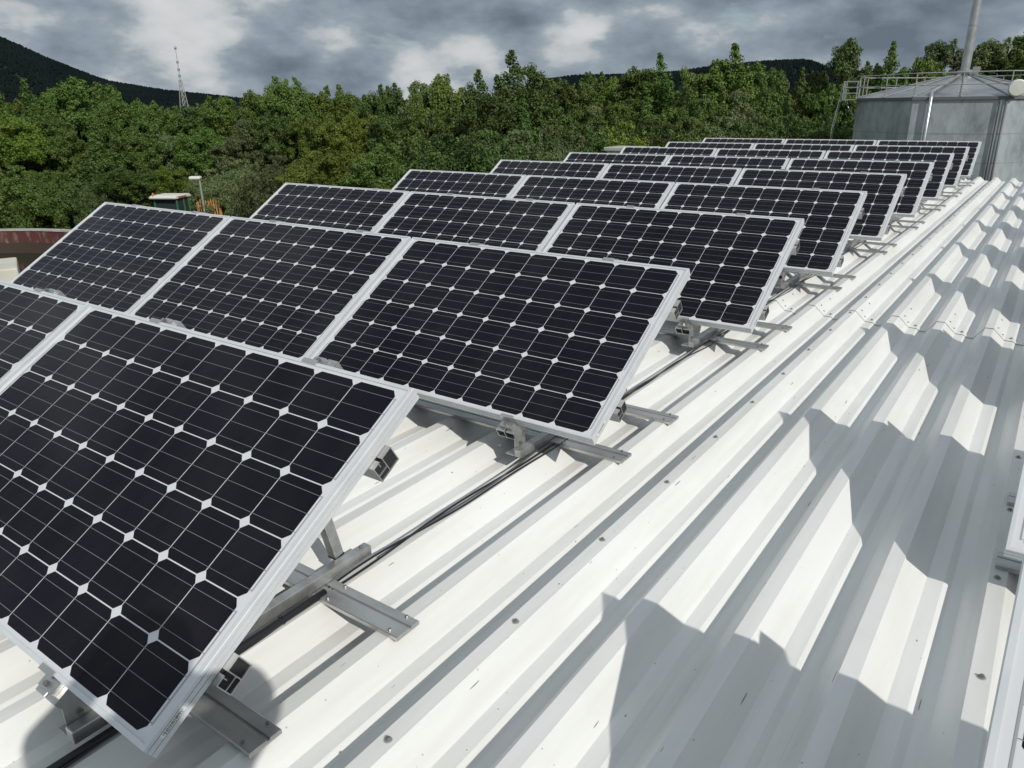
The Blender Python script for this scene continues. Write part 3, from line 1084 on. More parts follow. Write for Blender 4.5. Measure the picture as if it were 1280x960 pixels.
def make_tree_meshes(kind, seed, H=10.0):
    """crown and trunk meshes for a tree H metres tall; kind sets the habit"""
    rg = np.random.default_rng(seed)
    cs, rs, ns = [], [], []
    def clump(x, y, z, r):
        cs.append((x, y, z)); rs.append(r); ns.append(int(240 * r ** 1.75) + 16)

    def spire(x, y, z0, z1, r0):
        """a leader: clumps shrinking to a thin waving tip"""
        lx, ly = rg.normal() * .2, rg.normal() * .2
        z = z0
        while z < z1:
            f = (z - z0) / (z1 - z0)
            r = r0 * (1 - f) ** .7 * (.7 + .55 * rg.random()) + .11
            o = r * .5
            clump(x + lx * f + rg.normal() * o, y + ly * f + rg.normal() * o, z, r)
            z += max(.10, r * (.55 if r < .4 else .42))

    def bough(x, y, z, R, n, rmin, rmax):
        # a rounded mass: clumps sit on its shell, so the hollows between masses stay dark
        for q in range(n):
            d = rg.normal(size=3); d /= np.linalg.norm(d)
            if d[2] < -.3: d[2] *= -.6
            rr = R * (.62 + .38 * rg.random())
            clump(x + d[0] * rr, y + d[1] * rr, z + d[2] * rr * .85, rmin + (rmax - rmin) * rg.random())
    if kind == 'bushy':
        Wd, z0 = 3.1, 0.5
        # big boughs, each a cluster of small clumps with gaps between the boughs
        for i in range(17):
            z = z0 + (H * .88 - z0) * ((i + rg.random()) / 17)
            t = (z - z0) / (H - z0)
            env = Wd * (0.80 + .45 * t) * (1 - max(0, (t - .42) / .58) ** 2.2) ** .5
            w = i * 2.4 + rg.normal() * .4
            R = .95 + .75 * rg.random()
            e = max(0, env - R * .55)
            bough(e * np.cos(w), e * np.sin(w), z, R, 15, .24, .50)
        bough(0, 0, H * .85, 1.3, 14, .3, .6)
        for i in range(12):
            w = rg.random() * 2 * np.pi
            rr = Wd * .8 * rg.random() ** .7
            zt = H * (0.84 + .16 * (1 - rr / Wd / .9) + .04 * rg.normal())
            spire(rr * np.cos(w), rr * np.sin(w), zt - 2.2, min(H, zt), .62)
    elif kind == 'upright':
        Wd = 2.0
        spire(0, 0, 1.0, H, 1.15)
        for i in range(12):
            a = i * 2.4 + rg.normal() * .3
            rr = Wd * (.45 + .6 * rg.random())
            zt = H * (.95 - .30 * (rr / Wd) + .06 * rg.normal())
            spire(rr * np.cos(a), rr * np.sin(a), .5, min(zt, H * .97), .95)
    elif kind == 'willow':
        # soft billowing heads on several ascending limbs, outer sprays hanging a little
        Wd = 3.0
        for i in range(12):
            a = i * 2.4 + rg.normal() * .3
            rr = Wd * ((i + .6) / 12) ** .6
            zt = H * (.97 - .42 * (rr / Wd) ** 2 + .05 * rg.normal())
            R = .85 + .6 * rg.random()
            bough(rr * np.cos(a), rr * np.sin(a), min(zt, H) - R * .9, R, 17, .22, .46)
            z = zt - 1.6
            while z > .6:
                k_ = 1 + .22 * (zt - z) / H
                bough(rr * k_ * np.cos(a), rr * k_ * np.sin(a), z, R * .85, 9, .22, .46)
                z -= 1.55
    elif kind == 'oval':
        Wd, z0 = 2.1, 1.0
        for i in range(22):
            z = z0 + (H * .95 - z0) * ((i + rg.random()) / 22)
            t = (z - z0) / (H - z0)
            env = Wd * np.sin(np.pi * min(.97, .12 + .86 * t)) ** .7
            w = i * 2.4 + rg.normal() * .4
            R = .7 + .4 * rg.random()
            e = max(0, env - R * .5)
            bough(e * np.cos(w), e * np.sin(w), z, R, 9, .26, .58)
        spire(0, 0, 2.0, H, .9)
    elif kind == 'shrub':
        Wd, z0 = 5.6, 0.0
        for i in range(34):
            w = i * 2.4
            rr = Wd * ((i + .5) / 34) ** .5
            zt = H * .90 * (1 - (rr / (Wd * 1.12)) ** 2.4) ** .5
            R = 1.25
            for q in range(6):
                d = rg.normal(size=3); d /= np.linalg.norm(d)
                k_ = R * (.4 + .6 * rg.random())
                zz = zt * (.35 + .65 * rg.random() ** .4)
                cs.append((rr * np.cos(w) + d[0] * k_, rr * np.sin(w) + d[1] * k_, zz)); r = .55 + .6 * rg.random()
                rs.append(r); ns.append(int(60 * r ** 1.6) + 14)
        for i in range(30):
            w = rg.random() * 2 * np.pi
            rr = Wd * .9 * rg.random()
            z = H * (1 - (rr / (Wd * 1.1)) ** 2.4) ** .5
            cs.append((rr * np.cos(w), rr * np.sin(w), z)); rs.append(.38); ns.append(22)
    return cs, rs, ns


def trunk_mb(kind, H, cs, seed):
    rg = random.Random(seed)
    m = MB()
    top = H * (.75 if kind != 'shrub' else .5)
    pts = [(0.12 * math.sin(i * 1.3 + seed), 0.12 * math.cos(i * 1.7 + seed) - .1, top * i / 7) for i in range(8)]
    m.tube(pts, [0.20 * (1 - .11 * i) * (1 if kind != 'shrub' else .6) for i in range(8)], 7)
    for c in rg.sample(cs, min(12, len(cs))):
        f = max(.15, min(.85, (c[2] - 1.2) / top))
        k = f * 7
        i = min(6, int(k))
        a = Vector(pts[i]).lerp(Vector(pts[i + 1]), k - i)
        b = Vector(c)
        mid = a.lerp(b, .5) + Vector((0, 0, -.15))
        m.tube([a, mid, b], [.075, .05, .02], 5)
    return m


KINDS = {}
for kind, mk, size, seeds in (('bushy', 'leafA', .125, (1, 2, 3)), ('bushy', 'leafC', .12, (4, 5)), ('upright', 'leafB', .12, (6, 7, 8)),
                              ('oval', 'leafB', .12, (9, 10)), ('bushy', 'leafD', .11, (11, 12)), ('shrub', 'leafB', .18, (13, 14)),
                              ('shrub', 'leafD', .16, (15,)), ('shrub', 'leafC', .17, (16,)), ('upright', 'leafA', .12, (17, 18)), ('willow', 'leafD', .12, (19, 20)), ('willow', 'leafA', .12, (21, 22))):
    lst = KINDS.setdefault((kind, mk), [])
    for sdd in seeds:
        cs, rs, ns = make_tree_meshes(kind, sdd)
        me = leaves_mesh('crown', cs, rs, [int(n * (1.9 if kind != 'shrub' else 3.0)) for n in ns], size, M[mk])
        tm = trunk_mb(kind, 10.0, cs, sdd).mesh('trunk', M['bark'], True)
        lst.append((me, tm))

rt = random.Random(21)


def plant(u, vtop, D, kind, mk, wf, label, cat, name, group, jit=True):
    p = at(u, vtop, D)
    h = p.z - GZ
    o = empty(name, (p.x, p.y, GZ - 0.05), rt.uniform(0, 6.28))
    me, tm = rt.choice(KINDS[(kind, mk)])
    s = h / 10.0
    for nm, dat in (('crown', me), ('trunk', tm)):
        c = bpy.data.objects.new(nm, dat)
        COL.objects.link(c)
        c.parent = o
    wf = wf * (.9 if kind != 'shrub' else 1.0)
    o.scale = (s * wf, s * wf, s)
    tag(o, label, cat, group)
    return o


LOOK = {('willow', 'leafD'): 'soft grey-green billowing', ('willow', 'leafA'): 'soft green billowing', ('bushy', 'leafA'): 'bushy mid-green', ('bushy', 'leafC'): 'bushy yellow-green', ('upright', 'leafB'): 'dark upright pointed',
        ('oval', 'leafB'): 'dark oval-crowned', ('bushy', 'leafD'): 'pale grey-green', ('upright', 'leafA'): 'fresh green many-tipped',
        ('shrub', 'leafB'): 'dense dark green', ('shrub', 'leafD'): 'loose grey-green', ('shrub', 'leafC'): 'bright yellow-green'}
BA, BC, UB, OB, BD, UA = ('bushy', 'leafA'), ('bushy', 'leafC'), ('upright', 'leafB'), ('oval', 'leafB'), ('bushy', 'leafD'), ('upright', 'leafA')
SB, SD, SY = ('shrub', 'leafB'), ('shrub', 'leafD'), ('shrub', 'leafC')
WD, WA = ('willow', 'leafD'), ('willow', 'leafA')
BACK = [(-70, 92, 60, BA, 1.1), (-20, 112, 60, BC, 1.1), (32, 97, 58, UA, 1.1), (82, 82, 60, WA, 1.1), (118, 106, 60, UB, 1.1), (142, 114, 56, BA, .8),
        (172, 126, 58, BA, 1.1), (212, 132, 60, BA, 1.0), (246, 128, 58, BA, 1.0), (282, 119, 56, BA, 1.1), (314, 112, 55, WA, 1.0), (352, 95, 54, BA, .85), (386, 110, 54, WA, 1.0),
        (420, 105, 50, BC, .95), (455, 108, 50, WA, .95), (488, 104, 48, BA, .9), (520, 97, 47, WD, .9), (553, 92, 45, BA, .85), (592, 86, 44, UB, 1.1), (632, 62, 42, UB, 1.2),
        (664, 84, 44, OB, 1.0), (700, 97, 54, WA, .9), (734, 90, 54, BA, .9), (766, 95, 54, BC, .9), (797, 82, 52, OB, 1.0), (825, 66, 52, UA, 1.1), (858, 86, 54, WD, .8),
        (890, 74, 50, BA, .8), (919, 54, 50, UA, 1.3), (946, 62, 50, WA, .75), (975, 92, 56, WD, .9), (1001, 84, 52, UA, .9), (1034, 88, 60, BA, .8), (1061, 47, 58, OB, .75),
        (1092, 76, 62, BA, .8), (1122, 52, 58, UA, 1.1), (1152, 72, 62, BA, .8), (1182, 46, 72, WD, .9), (1216, 50, 74, WA, .8), (1248, 44, 72, WD, .9), (1284, 38, 72, BA, .9), (1330, 40, 70, BA, .9)]
MID = [(-50, 150, 54, BA, 1.2), (10, 138, 53, BC, 1.1), (62, 140, 54, WA, 1.1), (112, 150, 52, UB, 1.3), (160, 158, 52, BA, 1.2), (205, 165, 53, WD, 1.2), (255, 158, 52, BA, 1.2),
       (303, 145, 50, WD, 1.1), (345, 140, 49, BA, 1.0), (392, 140, 47, BC, 1.0), (438, 138, 45, BC, 1.0), (480, 140, 43, WA, 1.0), (524, 132, 41, BA, 1.0), (566, 128, 40, UB, 1.3),
       (608, 118, 39, OB, 1.3), (652, 122, 40, UB, 1.3), (694, 130, 48, BA, .95), (738, 128, 48, WD, .95), (778, 126, 48, BA, .95), (815, 120, 47, UB, 1.1), (850, 124, 48, WA, .9),
       (885, 118, 46, BA, .9), (920, 108, 46, WD, .95), (956, 112, 46, UB, 1.1), (990, 116, 48, UA, 1.1), (1024, 112, 52, WA, .8), (1056, 104, 52, BA, .85)]
FRONT = [(-40, 205, 49, SB, 1.1), (12, 208, 48.5, SB, 1.0), (58, 214, 48, SB, 1.0), (100, 228, 48, SD, .9), (150, 205, 48, BA, 1.5), (205, 206, 48.5, BC, 1.4), (262, 212, 47, SD, .9), (300, 200, 44, SD, .9),
         (345, 195, 42, SD, .9), (392, 190, 40, SY, .85), (430, 182, 38, BC, 1.3), (476, 178, 37, BA, 1.3), (520, 172, 36, SB, .9), (562, 168, 36, SB, .9), (604, 165, 36, SB, .9), (648, 164, 37, SD, .85),
         (690, 160, 40, SD, .8), (735, 158, 41, SB, .8), (780, 155, 42, SY, .8), (822, 150, 43, SB, .75), (865, 150, 43, SB, .75), (908, 148, 43, SD, .75), (950, 148, 43, SB, .75), (992, 146, 44, SB, .75), (1034, 146, 46, SB, .7)]


def ordn(n):
    if 10 <= n % 100 <= 20: return f'{n}th'
    return f'{n}' + {1: 'st', 2: 'nd', 3: 'rd'}.get(n % 10, 'th')


for rows, where, gname in ((BACK, 'skyline row', 'trees along the skyline'), (MID, 'middle row', 'trees in the middle of the belt'), (FRONT, 'foremost row', 'shrubs and small trees in front of the belt')):
    for i, (u, vt, D, (kind, mk), wf) in enumerate(rows):
        sh = kind == 'shrub'
        plant(u, vt, D, kind, mk, wf, f'{LOOK[(kind, mk)]} {"shrub" if sh else "tree"}, {ordn(i + 1)} from the left in the {where} of the tree belt',
              'shrub' if sh else 'tree', 'shrub' if sh else 'tree', gname)

# moss clump at the far end of the roof
cs = [(0.0 + .2 * math.cos(i * 2.4) * (i / 9), .12 * math.sin(i * 2.4), .05 + .03 * (i % 3)) for i in range(9)]
me = leaves_mesh('weed_clump', cs, [.12] * 9, [60] * 9, .05, M['leafB'])
o = bpy.data.objects.new('weed_clump', me)
COL.objects.link(o)
o.location = (-0.42, 16.2, ZC - .05)
tag(o, 'dark tuft of weeds and moss at the roof end beside the tank', 'weeds')

# ------------------------------------------------------------------ hills with their woods
M['hillwood_cloudshade'] = nmat('distant_forest_cloudshade', mottled((0.0075, 0.0125, 0.0135), (0.0125, 0.019, 0.018), 0.012), rough=1.0, spec=0.0)  # cloud shade over the hills is put into this near-black forest colour
M['hillsoil'] = nmat('forest_floor', mottled((0.006, 0.010, 0.006), (0.010, 0.016, 0.008), .02), rough=0.95)


def hill(name, prof, D, depth, n_trees, th, seed, label, woods):
    rg = np.random.default_rng(seed)
    us = np.linspace(prof[0][0], prof[-1][0], 60)
    vv = np.interp(us, [q[0] for q in prof], [q[1] for q in prof])
    rid = [at(u, v, D) for u, v in zip(us, vv)]
    m = MB()
    nr = 14
    vs = []
    for p in rid:
        d = Vector((p.x - CAM.x, p.y - CAM.y, 0)).normalized()
        for k in range(nr + 1):
            f = k / nr
            q = 1 - abs(2 * f - 1) if f > .5 else 2 * f
            hgt = GZ - 2 + (p.z - th * .75 - GZ) * (math.sin(q * math.pi / 2) ** 1.2)
            off = (f - .5) * 2 * depth
            vs.append((p.x + d.x * off, p.y + d.y * off, hgt))
    fs = [(i * (nr + 1) + k, i * (nr + 1) + k + 1, (i + 1) * (nr + 1) + k + 1, (i + 1) * (nr + 1) + k) for i in range(len(rid) - 1) for k in range(nr)]
    m.add(vs, fs)
    tag(m.build(name, M['hillsoil'], smooth=True), kind='structure')
    V = np.array(vs).reshape(len(rid), nr + 1, 3)
    t = MB()
    for i in range(n_trees):
        a = rg.random() * (len(rid) - 1)
        b = (rg.random() ** .8) * nr * .54
        i0, k0 = int(a), int(b)
        fa, fb = a - i0, b - k0
        P = (V[i0, k0] * (1 - fa) * (1 - fb) + V[i0 + 1, k0] * fa * (1 - fb) + V[i0, k0 + 1] * (1 - fa) * fb + V[i0 + 1, k0 + 1] * fa * fb)
        hh = th * (.6 + .6 * rg.random())
        r = hh * (.26 + .16 * rg.random())
        n = 6
        rings = []
        for (rr, zz) in ((.75, .1), (1.0, .35), (.62, .72)):
            rings.append([(P[0] + r * rr * (.8 + .4 * rg.random()) * math.cos(2 * math.pi * k / n + i), P[1] + r * rr * (.8 + .4 * rg.random()) * math.sin(2 * math.pi * k / n + i), P[2] + hh * (zz + .08 * rg.normal())) for k in range(n)])
        vv_ = rings[0] + rings[1] + rings[2] + [(P[0], P[1], P[2] + hh)]
        ff = []
        for q in range(2):
            for k in range(n):
                k2 = (k + 1) % n
                ff.append((q * n + k, q * n + k2, (q + 1) * n + k2, (q + 1) * n + k))
        for k in range(n):
            ff.append((2 * n + k, 2 * n + (k + 1) % n, 3 * n))
        t.add(vv_, ff)
    tag(t.build(woods, M['hillwood_cloudshade'], fix=False), label, 'forest', kind='stuff')


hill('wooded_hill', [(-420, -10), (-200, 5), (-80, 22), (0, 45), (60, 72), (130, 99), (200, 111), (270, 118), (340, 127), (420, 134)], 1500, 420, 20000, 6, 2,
     'conifer forest coloured dark for cloud shade, covering the hill behind the lattice mast', 'hill_forest')
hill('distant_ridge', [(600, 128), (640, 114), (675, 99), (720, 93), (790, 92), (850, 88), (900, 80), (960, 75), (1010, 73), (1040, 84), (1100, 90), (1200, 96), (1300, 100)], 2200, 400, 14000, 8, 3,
     'wooded ridge coloured dark for cloud shade, far off behind the middle of the tree belt', 'ridge_forest')

# ------------------------------------------------------------------ lattice mast
MD = 150.0
mp_ = at(231, 137, MD)
mt_ = at(217.5, 57, MD)
mast = empty('lattice_mast', (mp_.x, mp_.y, GZ))
tag(mast, 'thin pale grey lattice radio mast rising in front of the dark hill', 'mast')
M['mastpaint'] = mat('mast_grey_white', (0.34, 0.34, 0.345), 0.5)
M['mastred'] = mat('mast_red', (0.20, 0.16, 0.155), 0.5)
hm = mt_.z - GZ
hl = at(223, 100, MD).z - GZ
m = MB()
nl = 14
def wid(z): return 1.75 * (1 - z / hl) + .32
prev = None
for i in range(nl + 1):
    z = hl * i / nl
    w = wid(z)
    lv = [Vector((sx * w / 2, sy * w / 2, z)) for sx, sy in ((-1, -1), (1, -1), (1, 1), (-1, 1))]
    for k in range(4):
        m.tube([lv[k], lv[(k + 1) % 4]], .030, 4)
    if prev:
        for k in range(4):
            m.tube([prev[k], lv[k]], .060, 4)
            m.tube([prev[k], lv[(k + 1) % 4]], .030, 4)
    prev = lv
m.build('lattice', M['mastpaint'], mast)
m = MB()
m.tube([(0, 0, hl), (0, 0, hl + (hm - hl) * .62), (0, 0, hm)], [.09, .06, .04], 6)
m.build('pole', M['mastpaint'], mast)
for f in (.12, .30, .52, .92):
    m = MB()
    z = hl + (hm - hl) * f
    m.tube([(-.28, 0, z), (.28, 0, z)], .05, 5)
    for q in (-.28, 0, .28):
        m.tube([(q, 0, z - .22), (q, 0, z + .22)], .05, 5)
    m.build('antenna', M['mastred'], mast)

# ------------------------------------------------------------------ basin, cream block, tractor, lamp, fence
M['conc'] = nmat('pale_concrete', mottled((0.34, 0.33, 0.30), (0.50, 0.48, 0.44), 3, lo=.3, hi=.7, bump=.3), rough=0.9)
def redwall_fn(t, b):
    c = t.n('ShaderNodeTexCoord')
    sp = t.n('ShaderNodeSeparateXYZ')
    t.l(c.outputs['Object'], sp.inputs[0])
    f = t.noise(objvec(t, (1, 1, .35)), 2.2, 8, .7)
    red = t.mix(t.math('SMOOTH_MIN', 1.0, t.math('MAXIMUM', 0.0, t.math('MULTIPLY', t.math('SUBTRACT', f, .50), 7.0)), .1), (0.105, 0.032, 0.028), (0.26, 0.21, 0.18))
    h = t.math('ADD', sp.outputs[2], t.math('MULTIPLY', f, .25))
    wet = t.math('LESS_THAN', h, 0.72)
    t.l(t.mix(wet, red, (0.060, 0.042, 0.030)), b.inputs['Base Color'])
M['redwall'] = nmat('stained_red_paint', redwall_fn, rough=.8)
M['water'] = mat('murky_green_water', (0.018, 0.024, 0.012), 0.08, 0, .5)
wt = at(40, 287, 44.5)
wd = Vector((wt.x - CAM.x, wt.y - CAM.y, 0)).normalized()
BR = 8.5
def onz(u, v, z):
    d = ray(u, v)
    return CAM + d * ((z - CAM.z) / d.z)
wa, wb = onz(0, 287, wt.z), onz(86, 288.5, wt.z)
wc = (wb - wa).normalized()
bc = (wa + wb) / 2 - Vector((-wc.y, wc.x, 0)) * (1 if Vector((-wc.y, wc.x, 0)).dot(wd) > 0 else -1) * math.sqrt(BR * BR - (wb - wa).length_squared / 4)
bas = empty('round_basin', (bc.x, bc.y, GZ))
tag(bas, 'round concrete basin with stained red inner wall and dark green water', 'basin')
hw = wt.z - GZ
m = MB()
m.lathe([(BR, 0.0), (BR, hw - .07)], 72)
m.build('inner_wall', M['redwall'], bas, smooth=True)
m = MB()
m.lathe([(BR + .3, -.3), (BR + .3, hw - .07), (BR + .36, hw - .07), (BR + .36, hw), (BR - .05, hw), (BR - .05, hw - .069), (BR, hw - .069)], 72)
m.build('rim_cap', M['conc'], bas)
m = MB()
m.lathe([(0, 0.06), (BR * .5, 0.06), (BR, 0.06)], 72)
m.build('water', M['water'], bas)

b0 = at(9, 329, 12.5)
m = MB()
blk = empty('concrete_block', (b0.x, b0.y, GZ), math.atan2(wd.y, wd.x))
tag(blk, 'cream rendered concrete block in the gap between basin and nearest row', 'concrete block')
M['cream'] = nmat('cream_render', mottled((0.52, 0.51, 0.42), (0.66, 0.64, 0.54), 2), rough=.85)
br_ = at(18.5, 332, 12.5)
rt_ = Vector((-wd.y, wd.x, 0))
lat = (Vector((br_.x, br_.y, 0)) - Vector((b0.x, b0.y, 0))).dot(-rt_)
m.box((-.45, -lat, 0), (.45, 1.6, b0.z - GZ - .45))
m.build('body', M['cream'], blk, bevel=.03)
m = MB()
m.box((-.49, -lat - .035, b0.z - GZ - .448), (.49, 1.64, b0.z - GZ))
m.build('coping', M['cream'], blk, bevel=.02)

# pale vent box at the left roof edge, behind the seventh row
vb = at(790, 183.5, 14.6)
ven = empty('vent_box', (vb.x, vb.y, ZC - .05))
tag(ven, 'small pale vent box standing at the roof edge behind the seventh row', 'vent')
m = MB()
m.box((-.38, -.25, 0), (.38, .25, vb.z - ZC - .02))
m.build('body', M['cream'], ven, bevel=.02)
m = MB()
m.box((-.43, -.30, vb.z - ZC - .018), (.43, .30, vb.z - ZC + .05))
m.build('lid', M['conc'], ven, bevel=.015)

# tractor
M['green'] = mat('tractor_green', (0.03, 0.10, 0.055), .5)
M['cabroof'] = mat('cab_roof_white', (0.72, 0.69, 0.62), .5)
M['rust'] = mat('faded_rust_red', (0.33, 0.13, 0.07), .7)
M['glass'] = mat('cab_glass', (0.03, 0.045, 0.045), .08, 0, .6)
M['tyre'] = mat('tyre_rubber', (0.02, 0.02, 0.02), .8)
M['amber'] = mat('amber_beacon', (0.45, 0.20, 0.03), .4)
tp = at(212, 243, 41.5)
hd = math.atan2(-wd.x, wd.y)
tro = empty('tractor', (tp.x, tp.y, GZ), R_(28))
tag(tro, 'green tractor with white cab roof parked before the trees behind nearest rows', 'tractor')
TH = tp.z - GZ
m = MB()
m.box((-.45, -2.6, .75), (.45, -.55, 1.45)); m.box((-.55, -.55, .6), (.55, .9, 1.05))
m.build('hood', M['green'], tro, bevel=.06)
cabf = MB()
for sx in (-.61, .61):
    for y, dy in ((-.50, .06), (.18, 0), (.66, -.06)):
        cabf.tube([(sx, y, 1.0), (sx * .93, y + dy, TH - .16)], .05, 6)
for y in (-.5, .66):
    cabf.tube([(-.61, y, 1.02), (.61, y, 1.02)], .05, 6)
cb_ = cabf.build('cab_frame', M['green'], tro)
m = MB()
m.box((-.55, -.42, 1.05), (.55, .58, TH - .17))
m.build('window', M['glass'], tro)
m = MB()
pf = [(-.70, TH - .16), (.74, TH - .16), (.80, TH - .10), (.64, TH - .01), (-.52, TH), (-.74, TH - .07)]
m.extrude(pf, -.68, .68)
m.build('cab_roof', M['cabroof'], tro, bevel=.03)
m = MB()
m.box((.682, -.42, TH - .135), (.692, .30, TH - .05))
m.build('roof_trim', M['rust'], tro)
m = MB()
m.lathe([(.05, 0), (.05, .10), (.04, .14), (0, .15)], 10, 0, (-.52, -.58, TH - .02))
m.build('beacon', M['amber'], tro)
for sx in (-1, 1):
    for y, r, w in ((.55, .78, .42), (-2.0, .5, .3)):
        wm = MB()
        ww = []
        prof_w = [(r * .55, -w / 2), (r * .92, -w / 2), (r, -w * .3), (r, w * .3), (r * .92, w / 2), (r * .55, w / 2)]
        wm.lathe(prof_w, 24)
        wh = wm.build('tyre', M['tyre'], tro)
        wh.rotation_euler = (0, math.pi / 2, 0)
        wh.location = (sx * .85, y, r)
        wm = MB()
        wm.lathe([(0, .06), (r * .3, .06), (r * .56, .12), (r * .56, -.12), (r * .3, -.06), (0, -.06)], 20)
        rm = wm.build('rim', M['cabroof'], wh)

# lamp post
lp = at(249, 222.5, 42.6)
lam = empty('street_lamp', (lp.x, lp.y, GZ))
tag(lam, 'small white-headed lamp post in front of the orange picket fence', 'street lamp')
m = MB()
hL = lp.z - GZ
m.tube([(.0, 0, 0), (.0, 0, hL * .6), (.0, 0, hL - .03)], [.07, .055, .045], 8)
m.build('pole', M['rail'], lam)
m = MB()
dv = -RIGHT.x, -RIGHT.y
hdm = Matrix.Rotation(math.atan2(dv[1], dv[0]), 4, 'Z')
m.box((-.08, -.17, hL - .06), (.48, .17, hL + .09), 0, hdm)
m.build('lamp_head', M['lampwhite'], lam, bevel=.05)

# fence
M['wood'] = nmat('orange_wood', mottled((0.36, 0.17, 0.05), (0.52, 0.27, 0.09), 4, (1, 1, .2)), rough=.7)
fa, fb = at(246, 250, 43.0), at(274, 249, 43.0)
fe = empty('picket_fence', (fa.x, fa.y, GZ))
tag(fe, 'short orange wooden picket fence beside the lamp post', 'fence')
dxy = Vector((fb.x - fa.x, fb.y - fa.y, 0))
L_ = dxy.length
fe.rotation_euler = (0, 0, math.atan2(dxy.y, dxy.x))
hF = fa.z - GZ + .08
m = MB()
k = 0
x = 0.0
while x < L_:
    hh = hF - rt.uniform(0, .15)
    m.add([(x, 0, .1), (x + .07, 0, .1), (x + .07, 0, hh - .07), (x + .035, 0, hh), (x, 0, hh - .07),
           (x, .025, .1), (x + .07, .025, .1), (x + .07, .025, hh - .07), (x + .035, .025, hh), (x, .025, hh - .07)],
          [(0, 1, 2, 3, 4), (9, 8, 7, 6, 5), (0, 5, 6, 1), (1, 6, 7, 2), (2, 7, 8, 3), (3, 8, 9, 4), (4, 9, 5, 0)])
    x += .125
m.build('picket_panel', M['wood'], fe)
for zz in (hF * .35, hF * .82):
    m = MB()
    m.box((-.05, .027, zz), (L_ + .1, .075, zz + .09))
    m.build('crossbar', M['wood'], fe)
for xx in (0, L_ * .5, L_):
    m = MB()
    m.box((xx - .05, .078, 0), (xx + .05, .17, hF - .2))
    m.build('post', M['wood'], fe)

# ------------------------------------------------------------------ the photographer, whose shadow falls on the nearest panel
M['skin'] = mat('skin', (0.50, 0.32, 0.24), .5)
M['shirt'] = nmat('grey_jacket', mottled((0.10, 0.11, 0.13), (0.14, 0.15, 0.17), 20), rough=.85)
M['trouser'] = nmat('blue_work_trousers', mottled((0.03, 0.04, 0.08), (0.05, 0.06, 0.10), 25), rough=.9)
M['hair'] = mat('brown_hair', (0.05, 0.03, 0.02), .6)
M['shoe'] = mat('dark_shoe', (0.03, 0.028, 0.026), .6)
fh = Vector((FWD.x, FWD.y, 0)).normalized()
rh = Vector((fh.y, -fh.x, 0))
base = CAM - fh * 0.42 + rh * 0.20
FZ = ZC - 0.066
per = empty('person', (base.x, base.y, FZ), math.atan2(-fh.x, fh.y))
tag(per, 'person in a grey jacket photographing the panels, whose shadow falls on the nearest panel', 'person')
S = 1.19
CZ = CAM.z - FZ                     # the lens, held below eye height
V_, E_, RR = [], [], []
def j(p, r, par=None):
    V_.append(p)
    RR.append(r)
    if par is not None: E_.append((par, len(V_) - 1))
    return len(V_) - 1
pel = j((0, 0, .97), .145)
sp1 = j((0, .0, 1.16), .145, pel)
ch = j((0, -.01, 1.37), .165, sp1)
nb = j((0, .0, 1.52), .095, ch)
nk = j((0, .02, 1.585), .062, nb)
h1 = j((0, .055, 1.655), .080, nk)
h2 = j((0, .045, 1.745), .105, h1)
h3 = j((0, .035, 1.80), .082, h2)
nose = j((0, .155, 1.70), .013, h2)
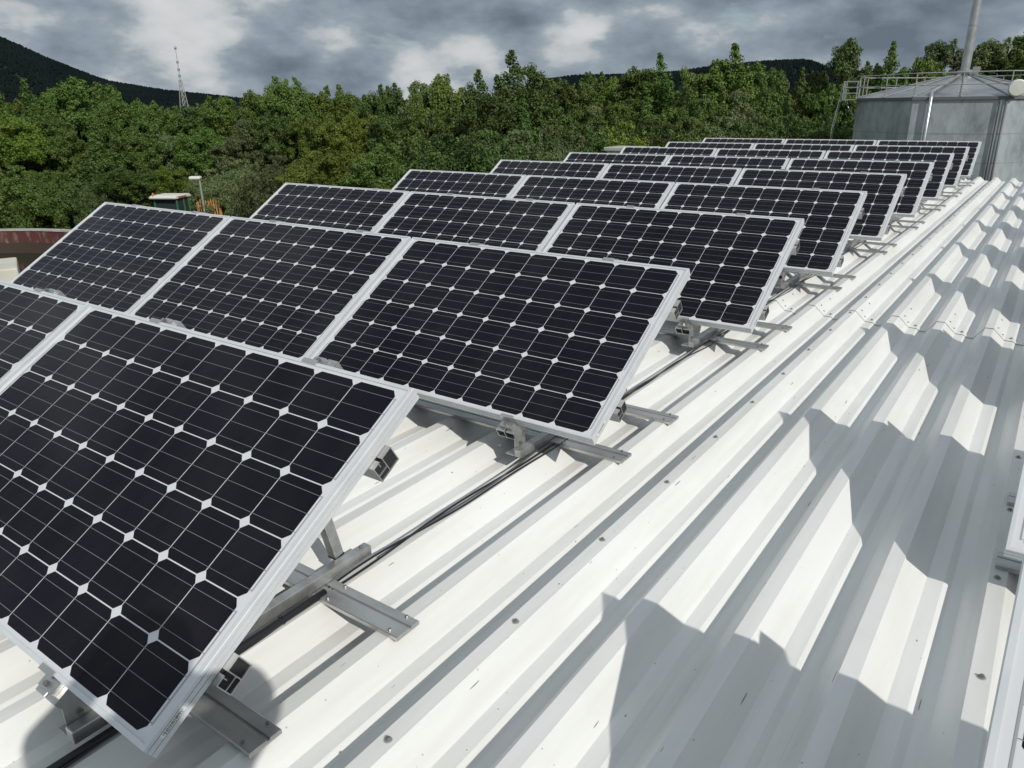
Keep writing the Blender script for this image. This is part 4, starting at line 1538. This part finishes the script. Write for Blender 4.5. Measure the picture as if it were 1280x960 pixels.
for s in (-1, 1):
    ear = j((s * .105, .035, 1.715), .015, h2)
    sh = j((s * .205, -.005, 1.485 if s < 0 else 1.53), .080, ch)
    el = j((-.345, .13, 1.37) if s < 0 else (.262, .10, 1.56), .066, sh)
    wr = j((-.20 + s * .105, .315, CZ - .045), .032, el)
    pa = j((-.20 + s * .086, .352, CZ - .012), .028, wr)
    for q, dz in enumerate((.020, .004, -.012, -.028)):
        ln_ = (1.0, 1.1, 1.0, .8)[q]
        a = j((-.20 + s * .077, .378, CZ + dz), .0095, pa)
        b = j((-.20 + s * .062, .391, CZ + dz), .0085, a)
        c = j((-.20 + s * (.062 - .026 * ln_), .393, CZ + dz * .95), .0075, b)
    a = j((-.20 + s * .066, .345, CZ - .034), .0105, pa)
    b = j((-.20 + s * .040, .343, CZ - .028), .0085, a)
    hp = j((s * .10, 0, .91), .10, pel)
    kn = j((s * .12, .02, .50), .068, hp)
    an = j((s * .135, -.01, .095), .048, kn)
    tl = j((s * .15, .09, .055), .046, an)
    te = j((s * .165, .185, .045), .038, tl)
me = bpy.data.meshes.new('body')
me.from_pydata(V_, E_, [])
bo = bpy.data.objects.new('body', me)
COL.objects.link(bo)
bo.modifiers.new('skin', 'SKIN')
sv = me.skin_vertices[0].data
for i, r in enumerate(RR):
    sv[i].radius = (r, r)
    sv[i].use_root = (i == 0)
ss = bo.modifiers.new('sub', 'SUBSURF')
ss.levels = ss.render_levels = 2
dg = bpy.context.evaluated_depsgraph_get()
dg.update()
ev = bo.evaluated_get(dg)
nm = bpy.data.meshes.new_from_object(ev)
bpy.data.objects.remove(bo)
nm.name = 'body'
nm.materials.clear()
for mm in ('skin', 'shirt', 'trouser', 'shoe', 'hair'):
    nm.materials.append(M[mm])
for p in nm.polygons:
    c = p.center
    z = c.z
    p.use_smooth = True
    head = abs(c.x) < .14 and c.y < .2
    if head and z > 1.60 and (z > 1.79 or c.y < .02): p.material_index = 4
    elif head and z > 1.56: p.material_index = 0
    elif c.y > .315: p.material_index = 0
    elif z > .93: p.material_index = 1
    elif z > .12: p.material_index = 2
    else: p.material_index = 3
bo = bpy.data.objects.new('body', nm)
COL.objects.link(bo)
bo.parent = per
dcm = empty('digital_camera', CAM - fh * 0.045 - Vector((0, 0, .0)), math.atan2(-fh.x, fh.y))
tag(dcm, 'compact black digital camera held up in the hands of the photographer', 'camera')
m = MB()
m.box((-.048, -.022, -.029), (.048, 0.0, .029))
m.build('body', M['black'], dcm, bevel=.004)
m = MB()
m.lathe([(0, .009), (.016, .010), (.019, .008), (.019, 0)], 20)
ln = m.build('lens', M['shade_lens_black'], dcm)
ln.rotation_euler = (-math.pi / 2, 0, 0)
